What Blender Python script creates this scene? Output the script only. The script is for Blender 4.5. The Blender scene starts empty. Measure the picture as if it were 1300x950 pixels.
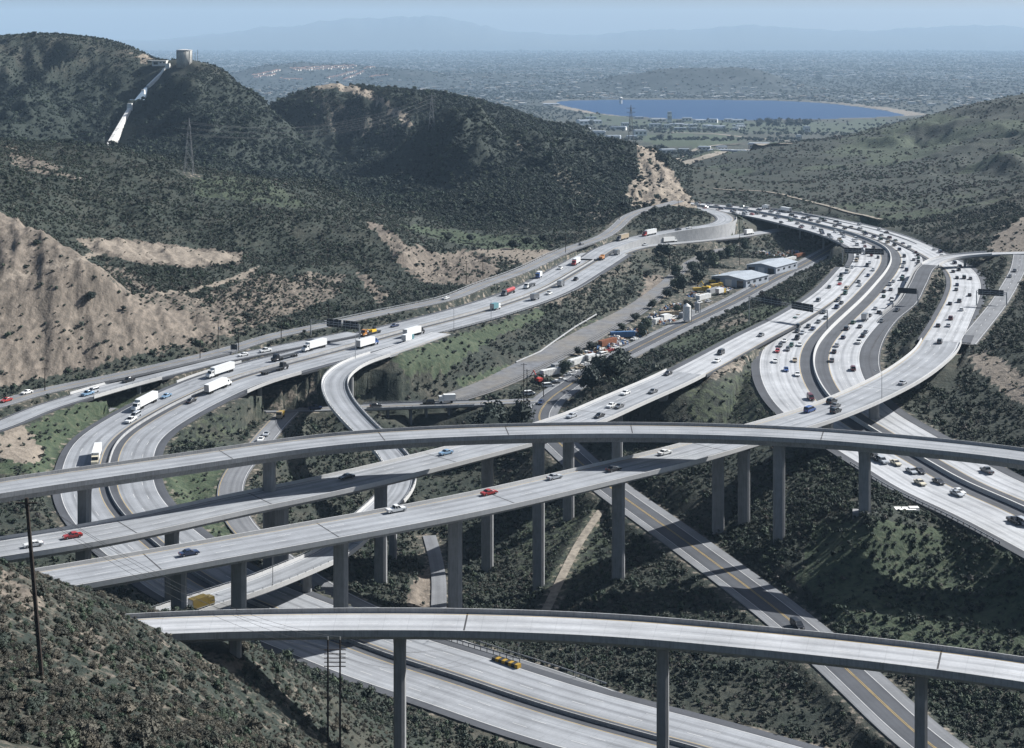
import bpy, bmesh, math, random
import numpy as np
from mathutils import Vector, Matrix

# ------------------------------------------------------------------ camera, sky, sun, exposure
scn = bpy.context.scene
F = 2000.0          # focal length in pixels of a 1300 px wide frame
VH = 45.0           # row of the true horizon in that frame
ZC = 262.0          # height of the camera above the reservoir
cam_d = bpy.data.cameras.new('camera')
cam = bpy.data.objects.new('camera', cam_d)
scn.collection.objects.link(cam)
cam.location = (0, 0, ZC)
cam.rotation_euler = (math.radians(90), 0, 0)
cam_d.sensor_width = 36.0
cam_d.lens = F / 1300.0 * 36.0
cam_d.shift_y = -(475.0 - VH) / 1300.0
cam_d.clip_start = 1.0
cam_d.clip_end = 120000.0
scn.camera = cam

SUN_AZ = math.radians(62.0)      # measured from +Y (view direction) towards +X (right)
SUN_EL = math.radians(37.0)
world = bpy.data.worlds.new('World')
scn.world = world
world.use_nodes = True
wn = world.node_tree
wn.nodes.clear()
sky = wn.nodes.new('ShaderNodeTexSky')
sky.sky_type = 'NISHITA'
sky.sun_disc = False
sky.sun_elevation = SUN_EL
sky.sun_rotation = SUN_AZ
sky.altitude = 500.0
sky.air_density = 1.0
sky.dust_density = 3.0
sky.ozone_density = 2.0
bg = wn.nodes.new('ShaderNodeBackground')
bg.inputs['Strength'].default_value = 0.05
wo = wn.nodes.new('ShaderNodeOutputWorld')
wn.links.new(sky.outputs[0], bg.inputs[0])
wn.links.new(bg.outputs[0], wo.inputs[0])

sun_d = bpy.data.lights.new('sun', 'SUN')
sun_d.energy = 5.0
sun_d.angle = math.radians(0.5)
sun_d.color = (1.0, 0.99, 0.97)
sun = bpy.data.objects.new('sun', sun_d)
scn.collection.objects.link(sun)
to_sun = Vector((math.sin(SUN_AZ) * math.cos(SUN_EL), math.cos(SUN_AZ) * math.cos(SUN_EL), math.sin(SUN_EL)))
sun.rotation_euler = to_sun.to_track_quat('Z', 'Y').to_euler()
sun.location = (300, 400, 900)

scn.render.engine = 'CYCLES'
scn.cycles.use_denoising = True
scn.cycles.max_bounces = 4
scn.cycles.diffuse_bounces = 2
scn.cycles.glossy_bounces = 2
scn.cycles.transmission_bounces = 2
scn.cycles.volume_bounces = 0
scn.cycles.transparent_max_bounces = 8
scn.view_settings.view_transform = 'Standard'
scn.view_settings.look = 'None'
scn.view_settings.gamma = 1.0
scn.view_settings.exposure = 0.95

# ------------------------------------------------------------------ helpers
COL = scn.collection
rng = np.random.default_rng(7)
rnd = random.Random(11)


def P(u, v, d):
    """ground point seen at column u, row v of the 1300 px frame, d metres below the camera"""
    Y = d * F / (v - VH)
    return ((u - 650.0) / F * Y, Y, ZC - d)


def PY(u, v, Y):
    return ((u - 650.0) / F * Y, Y, ZC - (v - VH) / F * Y)


def tag(o, label=None, cat=None, group=None, kind=None):
    if label: o['label'] = label
    if cat: o['category'] = cat
    if group: o['group'] = group
    if kind: o['kind'] = kind
    return o


def link(o, parent=None):
    COL.objects.link(o)
    if parent is not None:
        o.parent = parent
    return o


def empty(name, loc=(0, 0, 0), rz=0.0, parent=None):
    o = bpy.data.objects.new(name, None)
    o.location = loc
    o.rotation_euler = (0, 0, rz)
    o.empty_display_size = 1.0
    return link(o, parent)


class MB:
    """collects vertices and faces; build() links them as one mesh object"""
    def __init__(self):
        self.v, self.f, self.m, self.uv = [], [], [], []

    def quad_strip(self, A, B, mi=0, ua=None, ub=None):
        """two equally long polylines joined by quads"""
        n0 = len(self.v)
        self.v += [tuple(p) for p in A] + [tuple(p) for p in B]
        n = len(A)
        for i in range(n - 1):
            self.f.append((n0 + i, n0 + n + i, n0 + n + i + 1, n0 + i + 1))
            self.m.append(mi)
            if ua is not None:
                self.uv.append((ua[i], ub[i], ub[i + 1], ua[i + 1]))
            else:
                self.uv.append(None)

    def poly(self, pts, mi=0):
        n0 = len(self.v)
        self.v += [tuple(p) for p in pts]
        self.f.append(tuple(range(n0, n0 + len(pts))))
        self.m.append(mi); self.uv.append(None)

    def box(self, c, s, mi=0, rz=0.0, top=1.0, topy=None, shift=(0, 0)):
        """box centred at c (bottom centre), size s; top scales the upper face"""
        cx, cy, cz = c
        sx, sy, sz = s
        ty = top if topy is None else topy
        n0 = len(self.v)
        ca, sa = math.cos(rz), math.sin(rz)
        for (k, z, o) in ((1.0, 0, (0, 0)), (None, sz, shift)):
            kx = 1.0 if k else top
            ky = 1.0 if k else ty
            for (x, y) in ((-1, -1), (1, -1), (1, 1), (-1, 1)):
                lx, ly = x * sx / 2 * kx + o[0], y * sy / 2 * ky + o[1]
                self.v.append((cx + lx * ca - ly * sa, cy + lx * sa + ly * ca, cz + z))
        for f in ((0, 3, 2, 1), (4, 5, 6, 7), (0, 1, 5, 4), (1, 2, 6, 5), (2, 3, 7, 6), (3, 0, 4, 7)):
            self.f.append(tuple(n0 + i for i in f)); self.m.append(mi); self.uv.append(None)

    def tube(self, a, b, r0, r1=None, n=8, mi=0, caps=True):
        r1 = r0 if r1 is None else r1
        a, b = Vector(a), Vector(b)
        d = (b - a)
        if d.length < 1e-6: return
        d.normalize()
        up = Vector((0, 0, 1)) if abs(d.z) < 0.9 else Vector((1, 0, 0))
        s = d.cross(up).normalized(); t = d.cross(s).normalized()
        n0 = len(self.v)
        for (p, r) in ((a, r0), (b, r1)):
            for i in range(n):
                an = 2 * math.pi * i / n
                self.v.append(tuple(p + s * (math.cos(an) * r) + t * (math.sin(an) * r)))
        for i in range(n):
            j = (i + 1) % n
            self.f.append((n0 + i, n0 + n + i, n0 + n + j, n0 + j)); self.m.append(mi); self.uv.append(None)
        if caps:
            self.f.append(tuple(n0 + i for i in range(n))); self.m.append(mi); self.uv.append(None)
            self.f.append(tuple(n0 + n + i for i in reversed(range(n)))); self.m.append(mi); self.uv.append(None)

    def prism(self, prof, axis_len, mi=0, y0=None):
        """profile in XZ swept along Y, closed ends"""
        n0 = len(self.v)
        ya = -axis_len / 2 if y0 is None else y0
        for y in (ya, ya + axis_len):
            self.v += [(x, y, z) for (x, z) in prof]
        n = len(prof)
        for i in range(n):
            j = (i + 1) % n
            self.f.append((n0 + i, n0 + j, n0 + n + j, n0 + n + i)); self.m.append(mi); self.uv.append(None)
        self.f.append(tuple(n0 + i for i in reversed(range(n)))); self.m.append(mi); self.uv.append(None)
        self.f.append(tuple(n0 + n + i for i in range(n))); self.m.append(mi); self.uv.append(None)

    def mesh(self, name, mats, smooth=False):
        me = bpy.data.meshes.new(name)
        me.from_pydata(self.v, [], self.f)
        if not isinstance(mats, (list, tuple)): mats = [mats]
        for m in mats: me.materials.append(m)
        if len(mats) > 1:
            me.polygons.foreach_set('material_index', self.m)
        if any(u is not None for u in self.uv):
            lay = me.uv_layers.new(name='UVMap')
            k = 0
            flat = []
            for f, u in zip(self.f, self.uv):
                if u is None:
                    flat += [0.0, 0.0] * len(f)
                else:
                    for q in u: flat += [q[0], q[1]]
            lay.data.foreach_set('uv', flat)
        if smooth:
            me.polygons.foreach_set('use_smooth', [True] * len(me.polygons))
        me.update()
        return me

    def build(self, name, mats, parent=None, smooth=False, recalc=False):
        me = self.mesh(name, mats, smooth)
        if recalc:
            bm = bmesh.new(); bm.from_mesh(me)
            bmesh.ops.recalc_face_normals(bm, faces=bm.faces)
            bm.to_mesh(me); bm.free()
        o = bpy.data.objects.new(name, me)
        return link(o, parent)


# ------------------------------------------------------------------ procedural noise in numpy
def vnoise(x, y, seed=0):
    xi = np.floor(x).astype(np.int64); yi = np.floor(y).astype(np.int64)
    fx = x - xi; fy = y - yi
    fx = fx * fx * fx * (fx * (fx * 6 - 15) + 10); fy = fy * fy * fy * (fy * (fy * 6 - 15) + 10)

    def h(a, b):
        n = (a * 374761393 + b * 668265263 + seed * 1274126177) & 0x7fffffff
        n = ((n ^ (n >> 13)) * 1274126177) & 0x7fffffff
        n = n ^ (n >> 16)
        return (n & 0xffff) / 32767.5 - 1.0
    return (h(xi, yi) * (1 - fx) + h(xi + 1, yi) * fx) * (1 - fy) + (h(xi, yi + 1) * (1 - fx) + h(xi + 1, yi + 1) * fx) * fy


def fbm(x, y, octv=5, seed=0, gain=0.5, ridged=False):
    a = 1.0; s = np.zeros_like(x); t = 0.0
    c, sn = math.cos(0.6), math.sin(0.6)
    for i in range(octv):
        n = vnoise(x, y, seed + i)
        if ridged: n = 1.0 - 2.0 * np.abs(n)
        s += a * n; t += a
        x, y = (x * c - y * sn) * 2.03 + 13.7, (x * sn + y * c) * 2.03 + 7.1
        a *= gain
    return s / t


def sstep(a, b, x):
    t = np.clip((x - a) / (b - a), 0, 1)
    return t * t * (3 - 2 * t)


# ------------------------------------------------------------------ materials
class NT:
    """small wrapper that keeps node trees readable"""
    def __init__(self, name):
        self.m = bpy.data.materials.new(name)
        self.m.use_nodes = True
        self.t = self.m.node_tree
        self.b = self.t.nodes['Principled BSDF']
        self.b.inputs['Roughness'].default_value = 0.9
        self.b.inputs['Specular IOR Level'].default_value = 0.2

    def n(self, typ, **kw):
        nd = self.t.nodes.new(typ)
        ins = kw.pop('ins', {})
        for k, v in kw.items(): setattr(nd, k, v)
        for k, v in ins.items():
            if hasattr(v, 'links') or isinstance(v, bpy.types.NodeSocket): self.t.links.new(v, nd.inputs[k])
            else: nd.inputs[k].default_value = v
        return nd

    def noise(self, scale, vec=None, detail=4.0, rough=0.55, dist=0.0):
        nd = self.n('ShaderNodeTexNoise')
        nd.inputs['Scale'].default_value = scale
        nd.inputs['Detail'].default_value = detail
        nd.inputs['Roughness'].default_value = rough
        nd.inputs['Distortion'].default_value = dist
        if vec is not None: self.t.links.new(vec, nd.inputs['Vector'])
        return nd.outputs['Fac']

    def ramp(self, fac, stops):
        nd = self.n('ShaderNodeValToRGB')
        cr = nd.color_ramp
        while len(cr.elements) < len(stops): cr.elements.new(0.5)
        for e, (p, c) in zip(cr.elements, stops):
            e.position = p
            e.color = (c[0], c[1], c[2], 1.0) if isinstance(c, (tuple, list)) else (c, c, c, 1.0)
        self.t.links.new(fac, nd.inputs['Fac'])
        return nd.outputs['Color']

    def mix(self, fac, a, b, mode='MIX'):
        nd = self.n('ShaderNodeMix', data_type='RGBA', blend_type=mode)
        for sock, val in ((nd.inputs['Factor'], fac), (nd.inputs['A'], a), (nd.inputs['B'], b)):
            if isinstance(val, bpy.types.NodeSocket): self.t.links.new(val, sock)
            elif isinstance(val, (tuple, list)): sock.default_value = (val[0], val[1], val[2], 1.0)
            else: sock.default_value = val
        return [o for o in nd.outputs if o.type == 'RGBA'][0]

    def math(self, op, a, b=None, clamp=False):
        nd = self.n('ShaderNodeMath', operation=op, use_clamp=clamp)
        for i, val in enumerate((a, b)):
            if val is None: continue
            if isinstance(val, bpy.types.NodeSocket): self.t.links.new(val, nd.inputs[i])
            else: nd.inputs[i].default_value = val
        return nd.outputs[0]

    def maprange(self, v, a, b, c=0.0, d=1.0):
        nd = self.n('ShaderNodeMapRange')
        self.t.links.new(v, nd.inputs['Value'])
        for k, x in zip(('From Min', 'From Max', 'To Min', 'To Max'), (a, b, c, d)): nd.inputs[k].default_value = x
        return nd.outputs[0]

    def attr(self, name):
        nd = self.n('ShaderNodeAttribute', attribute_name=name)
        return nd.outputs['Fac']

    def pos(self):
        return self.n('ShaderNodeNewGeometry').outputs['Position']

    def obj(self):
        return self.n('ShaderNodeTexCoord').outputs['Object']

    def uvmap(self):
        return self.n('ShaderNodeTexCoord').outputs['UV']

    def scale(self, vec, s):
        nd = self.n('ShaderNodeVectorMath', operation='MULTIPLY')
        self.t.links.new(vec, nd.inputs[0]); nd.inputs[1].default_value = s
        return nd.outputs[0]

    def color(self, c):
        if isinstance(c, bpy.types.NodeSocket): self.t.links.new(c, self.b.inputs['Base Color'])
        else: self.b.inputs['Base Color'].default_value = (c[0], c[1], c[2], 1)
        return self

    def bump(self, h, strength=0.4, dist=0.3):
        nd = self.n('ShaderNodeBump')
        nd.inputs['Strength'].default_value = strength
        nd.inputs['Distance'].default_value = dist
        self.t.links.new(h, nd.inputs['Height'])
        self.t.links.new(nd.outputs[0], self.b.inputs['Normal'])
        return self

    def set(self, **kw):
        for k, v in kw.items(): self.b.inputs[k.replace('_', ' ')].default_value = v
        return self


M = {}


def flat_mat(name, c, rough=0.8, vary=0.15, scale=2.0, spec=0.2, metal=0.0):
    t = NT(name)
    n = t.noise(scale, t.obj(), 3)
    k = t.maprange(n, 0.3, 0.7, 1 - vary, 1 + vary)
    t.color(t.mix(1.0, c, k, 'MULTIPLY') if False else t.mix(t.maprange(n, 0.3, 0.7, 0, 1), [x * (1 - vary) for x in c], [min(1, x * (1 + vary)) for x in c]))
    t.set(Roughness=rough, Metallic=metal)
    t.b.inputs['Specular IOR Level'].default_value = spec
    M[name] = t.m
    return t.m


def road_mat(name, base, dark, streak=0.5, lane=3.65):
    """pavement: wheel-path streaks along the road (UV x = metres across, y = metres along)"""
    t = NT(name)
    uv = t.uvmap()
    sep = t.n('ShaderNodeSeparateXYZ'); t.t.links.new(uv, sep.inputs[0])
    across = t.noise(1.1, t.scale(uv, (1.0, 0.006, 1.0)), 4, 0.6)
    # oil drip stripe in the middle of every lane
    w = t.math('MULTIPLY', sep.outputs[0], 2 * math.pi / lane)
    c = t.math('COSINE', w)
    c = t.maprange(c, -1, 1, 0.0, 1.0)
    c = t.math('POWER', c, 3.0)
    stripe = t.math('MULTIPLY', c, t.maprange(t.noise(0.05, t.scale(uv, (0.7, 1.0, 1)), 3), 0.3, 0.7, 0.25, 0.9))
    k = t.math('ADD', t.math('MULTIPLY', stripe, 0.8), t.maprange(across, 0.35, 0.7, 0.0, 0.6), True)
    k = t.math('MULTIPLY', k, streak)
    patch = t.noise(0.09, t.pos(), 4)
    fine = t.noise(1.7, t.pos(), 3)
    col = t.mix(k, base, dark)
    pk = t.maprange(patch, 0.3, 0.75, 0.78, 1.12)
    fk = t.maprange(fine, 0.3, 0.7, 0.94, 1.06)
    # slab joints every 4.6 m
    j = t.math('FRACT', t.math('MULTIPLY', sep.outputs[1], 1 / 4.6))
    j = t.math('LESS_THAN', j, 0.03)
    kk = t.math('MULTIPLY', t.math('MULTIPLY', pk, fk), t.math('SUBTRACT', 1.0, t.math('MULTIPLY', j, 0.12)))
    cc = t.n('ShaderNodeVectorMath', operation='SCALE')
    t.t.links.new(col, cc.inputs[0]); t.t.links.new(kk, cc.inputs['Scale'])
    t.color(cc.outputs[0])
    t.set(Roughness=0.85)
    M[name] = t.m


road_mat('concrete_pavement', (0.415, 0.425, 0.438), (0.13, 0.136, 0.146), 0.68)
road_mat('weathered_concrete', (0.30, 0.313, 0.33), (0.095, 0.101, 0.11), 0.65)
road_mat('asphalt_pavement', (0.080, 0.085, 0.095), (0.046, 0.049, 0.056), 0.7)
road_mat('worn_asphalt', (0.19, 0.196, 0.205), (0.10, 0.104, 0.112), 0.8)


def concrete_mat(name, c, stain=0.5):
    t = NT(name)
    p = t.pos()
    n1 = t.noise(0.35, p, 5, 0.6)
    n2 = t.noise(2.5, t.scale(p, (1, 1, 0.12)), 4, 0.6)
    k = t.math('ADD', t.maprange(n1, 0.3, 0.75, 0, 0.6), t.maprange(n2, 0.45, 0.75, 0, 0.6), True)
    t.color(t.mix(t.math('MULTIPLY', k, stain * 2), c, [x * 0.55 for x in c]))
    t.bump(t.noise(6.0, p, 3), 0.15, 0.05)
    M[name] = t.m


concrete_mat('bridge_concrete', (0.34, 0.343, 0.345))
concrete_mat('pale_concrete', (0.47, 0.468, 0.46), 0.2)
concrete_mat('pier_concrete', (0.265, 0.268, 0.272), 0.4)
flat_mat('white_paint', (0.56, 0.56, 0.55), 0.7, 0.15, 0.3)
flat_mat('yellow_paint', (0.42, 0.30, 0.11), 0.7, 0.15, 0.3)
flat_mat('joint_tar', (0.05, 0.05, 0.052), 0.9)
# ------------------------------------------------------------------ road alignments
# every control point: column, row, metres below the camera; 'b' starts a bridge, 'g' comes back to grade
def catmull(ctrl, per=24):
    c = np.array(ctrl, float)
    c = np.vstack([2 * c[0] - c[1], c, 2 * c[-1] - c[-2]])
    out, seg = [], []
    for i in range(1, len(c) - 2):
        p0, p1, p2, p3 = c[i - 1:i + 3]
        t = [0.0]
        for a, b in ((p0, p1), (p1, p2), (p2, p3)): t.append(t[-1] + max(1e-4, np.linalg.norm(b - a)) ** 0.5)
        tt = np.linspace(t[1], t[2], per, endpoint=False)[:, None]
        A1 = (t[1] - tt) / (t[1] - t[0]) * p0 + (tt - t[0]) / (t[1] - t[0]) * p1
        A2 = (t[2] - tt) / (t[2] - t[1]) * p1 + (tt - t[1]) / (t[2] - t[1]) * p2
        A3 = (t[3] - tt) / (t[3] - t[2]) * p2 + (tt - t[2]) / (t[3] - t[2]) * p3
        B1 = (t[2] - tt) / (t[2] - t[0]) * A1 + (tt - t[0]) / (t[2] - t[0]) * A2
        B2 = (t[3] - tt) / (t[3] - t[1]) * A2 + (tt - t[1]) / (t[3] - t[1]) * A3
        out.append((t[2] - tt) / (t[2] - t[1]) * B1 + (tt - t[1]) / (t[2] - t[1]) * B2)
        seg += [i - 1] * per
    out.append(c[-2][None]); seg.append(len(c) - 4)
    return np.vstack(out), np.array(seg)


class Road:
    def __init__(self, ctrl, hw, step=3.0, smooth=6):
        pts = [P(c[0], c[1], c[2]) for c in ctrl]
        fl = []; cur = 'g'
        for c in ctrl:
            if len(c) > 3: cur = c[3]
            fl.append(cur)
        p, seg = catmull(pts)
        L = np.concatenate([[0], np.cumsum(np.linalg.norm(np.diff(p, axis=0), axis=1))])
        n = max(4, int(L[-1] / step))
        s = np.linspace(0, L[-1], n)
        q = np.stack([np.interp(s, L, p[:, k]) for k in range(3)], 1)
        fs = [fl[seg[min(len(seg) - 1, np.searchsorted(L, x))]] for x in s]
        for _ in range(smooth):
            q[1:-1] = 0.25 * q[:-2] + 0.5 * q[1:-1] + 0.25 * q[2:]
        self.p, self.flag, self.hw = q, np.array(fs), hw
        self.s = np.concatenate([[0], np.cumsum(np.linalg.norm(np.diff(q, axis=0), axis=1))])
        t = np.gradient(q, axis=0); t[:, 2] = 0
        t /= np.linalg.norm(t, axis=1)[:, None]
        self.t = t
        self.r = np.stack([t[:, 1], -t[:, 0], np.zeros(len(t))], 1)   # right-hand side

    def off(self, o, z=0.0, i0=0, i1=None):
        q = self.p[i0:i1] + self.r[i0:i1] * (o if np.isscalar(o) else np.asarray(o)[i0:i1, None])
        q = q.copy(); q[:, 2] += z
        return q

    def at(self, st, o=0.0, z=0.0):
        x = np.array([np.interp(st, self.s, self.p[:, k]) for k in range(3)])
        t = np.array([np.interp(st, self.s, self.t[:, k]) for k in range(3)])
        t /= np.linalg.norm(t)
        x = x + np.array([t[1], -t[0], 0]) * o
        x[2] += z
        return x, t

    def locate(self, u, v):
        """station and offset of the point of this road that shows at column u, row v"""
        zz = self.p[:, 2]
        Y = (ZC - zz) * F / max(1.0, v - VH); X = (u - 650) / F * Y
        dx = X - self.p[:, 0]; dy = Y - self.p[:, 1]
        along = dx * self.t[:, 0] + dy * self.t[:, 1]
        side = dx * self.r[:, 0] + dy * self.r[:, 1]
        i = int(np.argmin(np.abs(along) + 0.3 * np.abs(side)))
        return self.s[i] + along[i], side[i]

    def runs(self):
        out = []; i = 0; n = len(self.flag)
        while i < n:
            j = i
            while j + 1 < n and self.flag[j + 1] == self.flag[i]: j += 1
            out.append((self.flag[i], i, min(n - 1, j + 1)))
            i = j + 1
        return [r for r in out if r[2] > r[1]]


def cst(d, *uv): return [(u, v, d) for (u, v) in uv]


R = {}
R['F1'] = Road([(-242, 661, 115.6, 'b')] + cst(115.6, (0, 621), (100, 606), (220, 589), (420, 561), (560, 551.5), (780, 546.5), (980, 551), (1100, 559), (1300, 580), (1500, 615)), 6.8, smooth=20)
R['F0'] = Road([(40, 808, 110, 'b')] + cst(110, (200, 796), (500, 791), (640, 793), (800, 800), (900, 809), (1100, 829), (1280, 852), (1480, 886)), 5.7, smooth=20)
R['F2'] = Road([(-60, 758, 124, 'b')] + cst(124, (100, 732), (240, 707), (390, 680), (600, 641), (777, 600), (865, 579), (950, 554), (1036, 528), (1100, 502), (1150, 476), (1188, 446))
               + [(1195, 433, 124.5, 'g'), (1203, 420, 125), (1213, 400, 126), (1222, 380, 127), (1226, 362, 128), (1222, 348, 129), (1212, 338, 130), (1195, 328, 131), (1172, 316, 132), (1145, 304, 133), (1100, 290, 134), (1040, 277, 135), (960, 264, 135)], 8.0, smooth=12)
R['F3'] = Road([(-120, 716, 127, 'b')] + cst(127, (0, 698), (110, 681), (220, 659), (300, 641), (400, 621), (480, 603), (533, 590), (600, 573), (672, 554), (740, 532), (785, 512), (850, 484))
               + [(868, 475, 127, 'g'), (900, 458, 127), (955, 428, 127.5), (1000, 405, 128.7), (1050, 372, 130.6), (1080, 340, 130.9)], 8.0, smooth=12)
R['M'] = Road([(1080, 1010, 156), (900, 957, 154), (700, 902, 153), (566, 857, 152), (509, 840, 152), (448, 817, 152), (340, 775, 150), (256, 737, 148), (205, 698, 145), (156, 654.5, 143), (137, 620, 142), (142, 574, 140), (155, 554, 139), (210, 519.5, 136), (268, 492, 134, 'b'), (293, 481.5, 133), (340, 468, 132.3, 'g'), (366, 461, 132), (420, 447, 131.6), (501, 424, 132), (611, 395, 132.3), (684, 370, 132.6), (728, 346, 133), (768, 322, 133.6)], 17.0, smooth=14)
R['MU'] = Road([(748, 329, 132.6), (775, 313, 132), (829, 298, 131), (869, 291.5, 130), (895, 288, 130), (911, 285, 130.5), (921, 280, 131), (918, 274, 132), (905, 268.5, 133), (880, 264, 134.5), (850, 260, 136)], 7.2, smooth=8)
R['ML'] = Road([(768, 330, 133.5), (790, 319, 134), (817, 312, 135), (849, 309, 136), (890, 305, 137), (928, 301, 138), (956, 297, 140), (1000, 290, 142), (1040, 282, 142)], 7.2, smooth=8)
R['LU'] = Road([(-160, 590, 133), (-80, 565, 133), (0, 541, 133), (51, 519.5, 133), (100, 504, 133, 'b'), (162.5, 486, 133), (190, 479, 132.7, 'g'), (220, 471.5, 132.4), (268, 459.5, 132), (330, 447, 131.5), (390, 435, 131), (450, 423, 131)], 5.8, smooth=10)
R['FRD'] = Road([(-160, 553, 132), (-60, 528, 132), (0, 513, 132), (33, 502, 132), (100, 487, 132), (150, 477, 131.5), (220, 461, 131), (295, 442.6, 130.5), (345.5, 426.7, 130), (420, 411, 130), (501.5, 393.5, 130), (565, 380, 129.5), (613, 361.5, 129.5), (660, 344.6, 129.5), (718, 317.5, 129.5), (765, 300.6, 129), (782, 289, 128), (799, 274, 127), (819, 266, 126), (846, 259.5, 126), (862, 255, 126)], 4.6, smooth=8)
R['FR'] = Road([(560, 423, 131), (520, 437.5, 131), (484.6, 449.5, 131, 'b'), (451, 461, 131), (429, 476.5, 131.5), (424, 488, 132), (429, 505, 133), (444, 525.5, 134), (470, 552, 136.5), (498, 577, 139), (510, 604, 141), (500, 630, 142), (470, 657, 143), (425, 702, 143), (380, 722, 143), (340, 739, 143), (300, 753, 143), (250, 768, 143), (200, 786, 143, 'g'), (150, 800, 143)], 5.0, smooth=8)
R['SR1'] = Road([(1010, 985, 157), (830, 908, 157), (690, 856, 156), (614, 832, 156), (500, 790, 155.5), (427, 757, 155), (350, 705, 152), (308, 669, 149), (292, 632, 146.5), (297, 605, 145), (322, 573, 144), (345, 545, 144), (368, 521, 145.8)], 4.4, smooth=8)
R['UC'] = Road([(690, 508, 148), (640, 510, 147.5), (600, 512, 147, 'b'), (540, 514, 146.7), (470, 516.5, 146.3, 'g'), (440, 517.5, 146), (369, 520, 145.5), (281, 522, 144), (200, 522, 141.5), (147, 521, 140.5), (128, 520.5, 140)], 4.0, smooth=4)
R['SF'] = Road([(1290, 1020, 152), (1180, 945, 152), (1070, 845, 152), (1000, 785, 152), (870, 687, 152), (770, 615, 152), (720, 572, 150.5), (684, 533, 149), (689, 517, 148.3), (702, 503, 147.5), (722.5, 489.7, 147), (743, 475, 146.5), (800, 446, 145.5), (850, 421, 145), (928, 384, 144.5), (987, 352, 144.5), (1016, 338, 145), (1045, 322, 146), (1066, 310, 147), (1085, 300, 148)], 7.0, smooth=8)
R['I5'] = Road([(1500, 748, 137.5), (1300, 648, 137), (1222, 614, 136.5), (1180, 590, 136), (1145, 570, 135), (1110, 549, 134), (1075, 527, 133), (1052, 505, 132), (1037, 480, 131), (1033, 456, 130.5), (1038, 439, 130), (1052, 421, 130), (1095, 380, 130.5), (1113, 360, 131), (1125, 345, 131), (1131, 332, 131), (1128, 320, 132), (1116, 311, 133, 'b'), (1080, 297, 134), (1038, 286, 135), (995, 276, 135), (945, 267.5, 135, 'g'), (888, 262, 135), (840, 258, 137)], 22.5, smooth=8)
R['OB'] = Road([(1480, 318, 120), (1300, 321, 122), (1258, 322, 123, 'b'), (1205, 327, 124), (1180, 337, 125, 'g'), (1166, 360, 127), (1152, 385, 128.8), (1128, 405, 130), (1108, 435, 130.8), (1103, 462, 131.5), (1111, 490, 132.5)], 4.6, smooth=6)
R['ER'] = Road([(1226, 437, 124.8), (1250, 408, 125), (1268, 385, 125.5), (1282, 362, 126), (1293, 340, 125), (1296, 322, 122.3)], 4.2, smooth=6)
R['GY'] = Road([(572, 506, 147), (615, 492, 146), (690, 456, 144), (757, 420, 143), (808, 392, 142.5), (842, 365, 142), (872, 337, 142), (905, 320, 142), (945, 308, 143)], 8.0, smooth=6)   # gravel yard and rail line
R['CR'] = Road([(556, 800, 160.5), (557, 772, 161), (557, 735, 163), (552, 705, 165), (545, 680, 166)], 2.2, smooth=2)
R['DP'] = Road([(685, 790, 161.5), (693, 775, 161), (712, 735, 159), (735, 690, 157), (763, 648, 154.5)], 1.3, smooth=2)
GYW = np.interp(R['GY'].s / R['GY'].s[-1], [0, 0.15, 0.3, 0.45, 0.6, 1.0], [7, 8.5, 8.5, 6.5, 4.5, 3.5])

# ------------------------------------------------------------------ terrain control points
CT = []
near = """683 763 162.6;785 730 154;930 690 152;990 700 147;1097 652 134;622 730 165;570 715 166;573 778 160;487 790 158;445 757 157
540 545 158;560 640 163;600 560 158;720 655 158;655 620 161;840 630 149;900 575 144;880 525 142;930 500 136;950 545 138;1000 600 140;1050 640 138;1150 650 137.5
1040 700 146;1000 740 150;1150 720 145;1250 750 145;1300 850 149;1100 820 151;1300 950 155;1200 900 154;850 740 154;800 800 156;750 850 157;900 830 154.5;850 900 158;960 940 157;780 700 157
680 800 161;640 770 163;60 590 138;0 640 140;240 580 142;230 640 147;260 620 146;350 600 149;380 560 148;420 600 153;400 650 154;350 645 150;520 730 160
500 470 135.5;600 440 137;560 485 143;700 405 137.5;780 355 138;830 330 139.5;640 455 142
800 430 145;870 390 144.3;930 345 143;960 330 143;900 350 142.7;870 330 142;950 312 143;850 450 141;900 430 138.5;950 395 137.5;1000 370 136.5;1040 340 137
1130 440 130;1150 405 129.5;1190 368 130;1300 430 119;1300 500 127;1260 520 131.5;1205 540 135;1240 470 126.5;1300 570 134;1300 620 136.5;1500 560 122;1450 480 112;1500 650 135;1600 800 140
-60 560 131;-60 590 137;-120 640 139;-40 715 106;30 745 120;-100 735 127;-150 730 137;120 765 131;223 766 134.5;300 800 147;400 832 151;200 760 134
-250 720 130;-300 600 128"""
for row in near.replace('\n', ';').split(';'):
    u, v, d = map(float, row.split()); CT.append(P(u, v, d))
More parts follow.
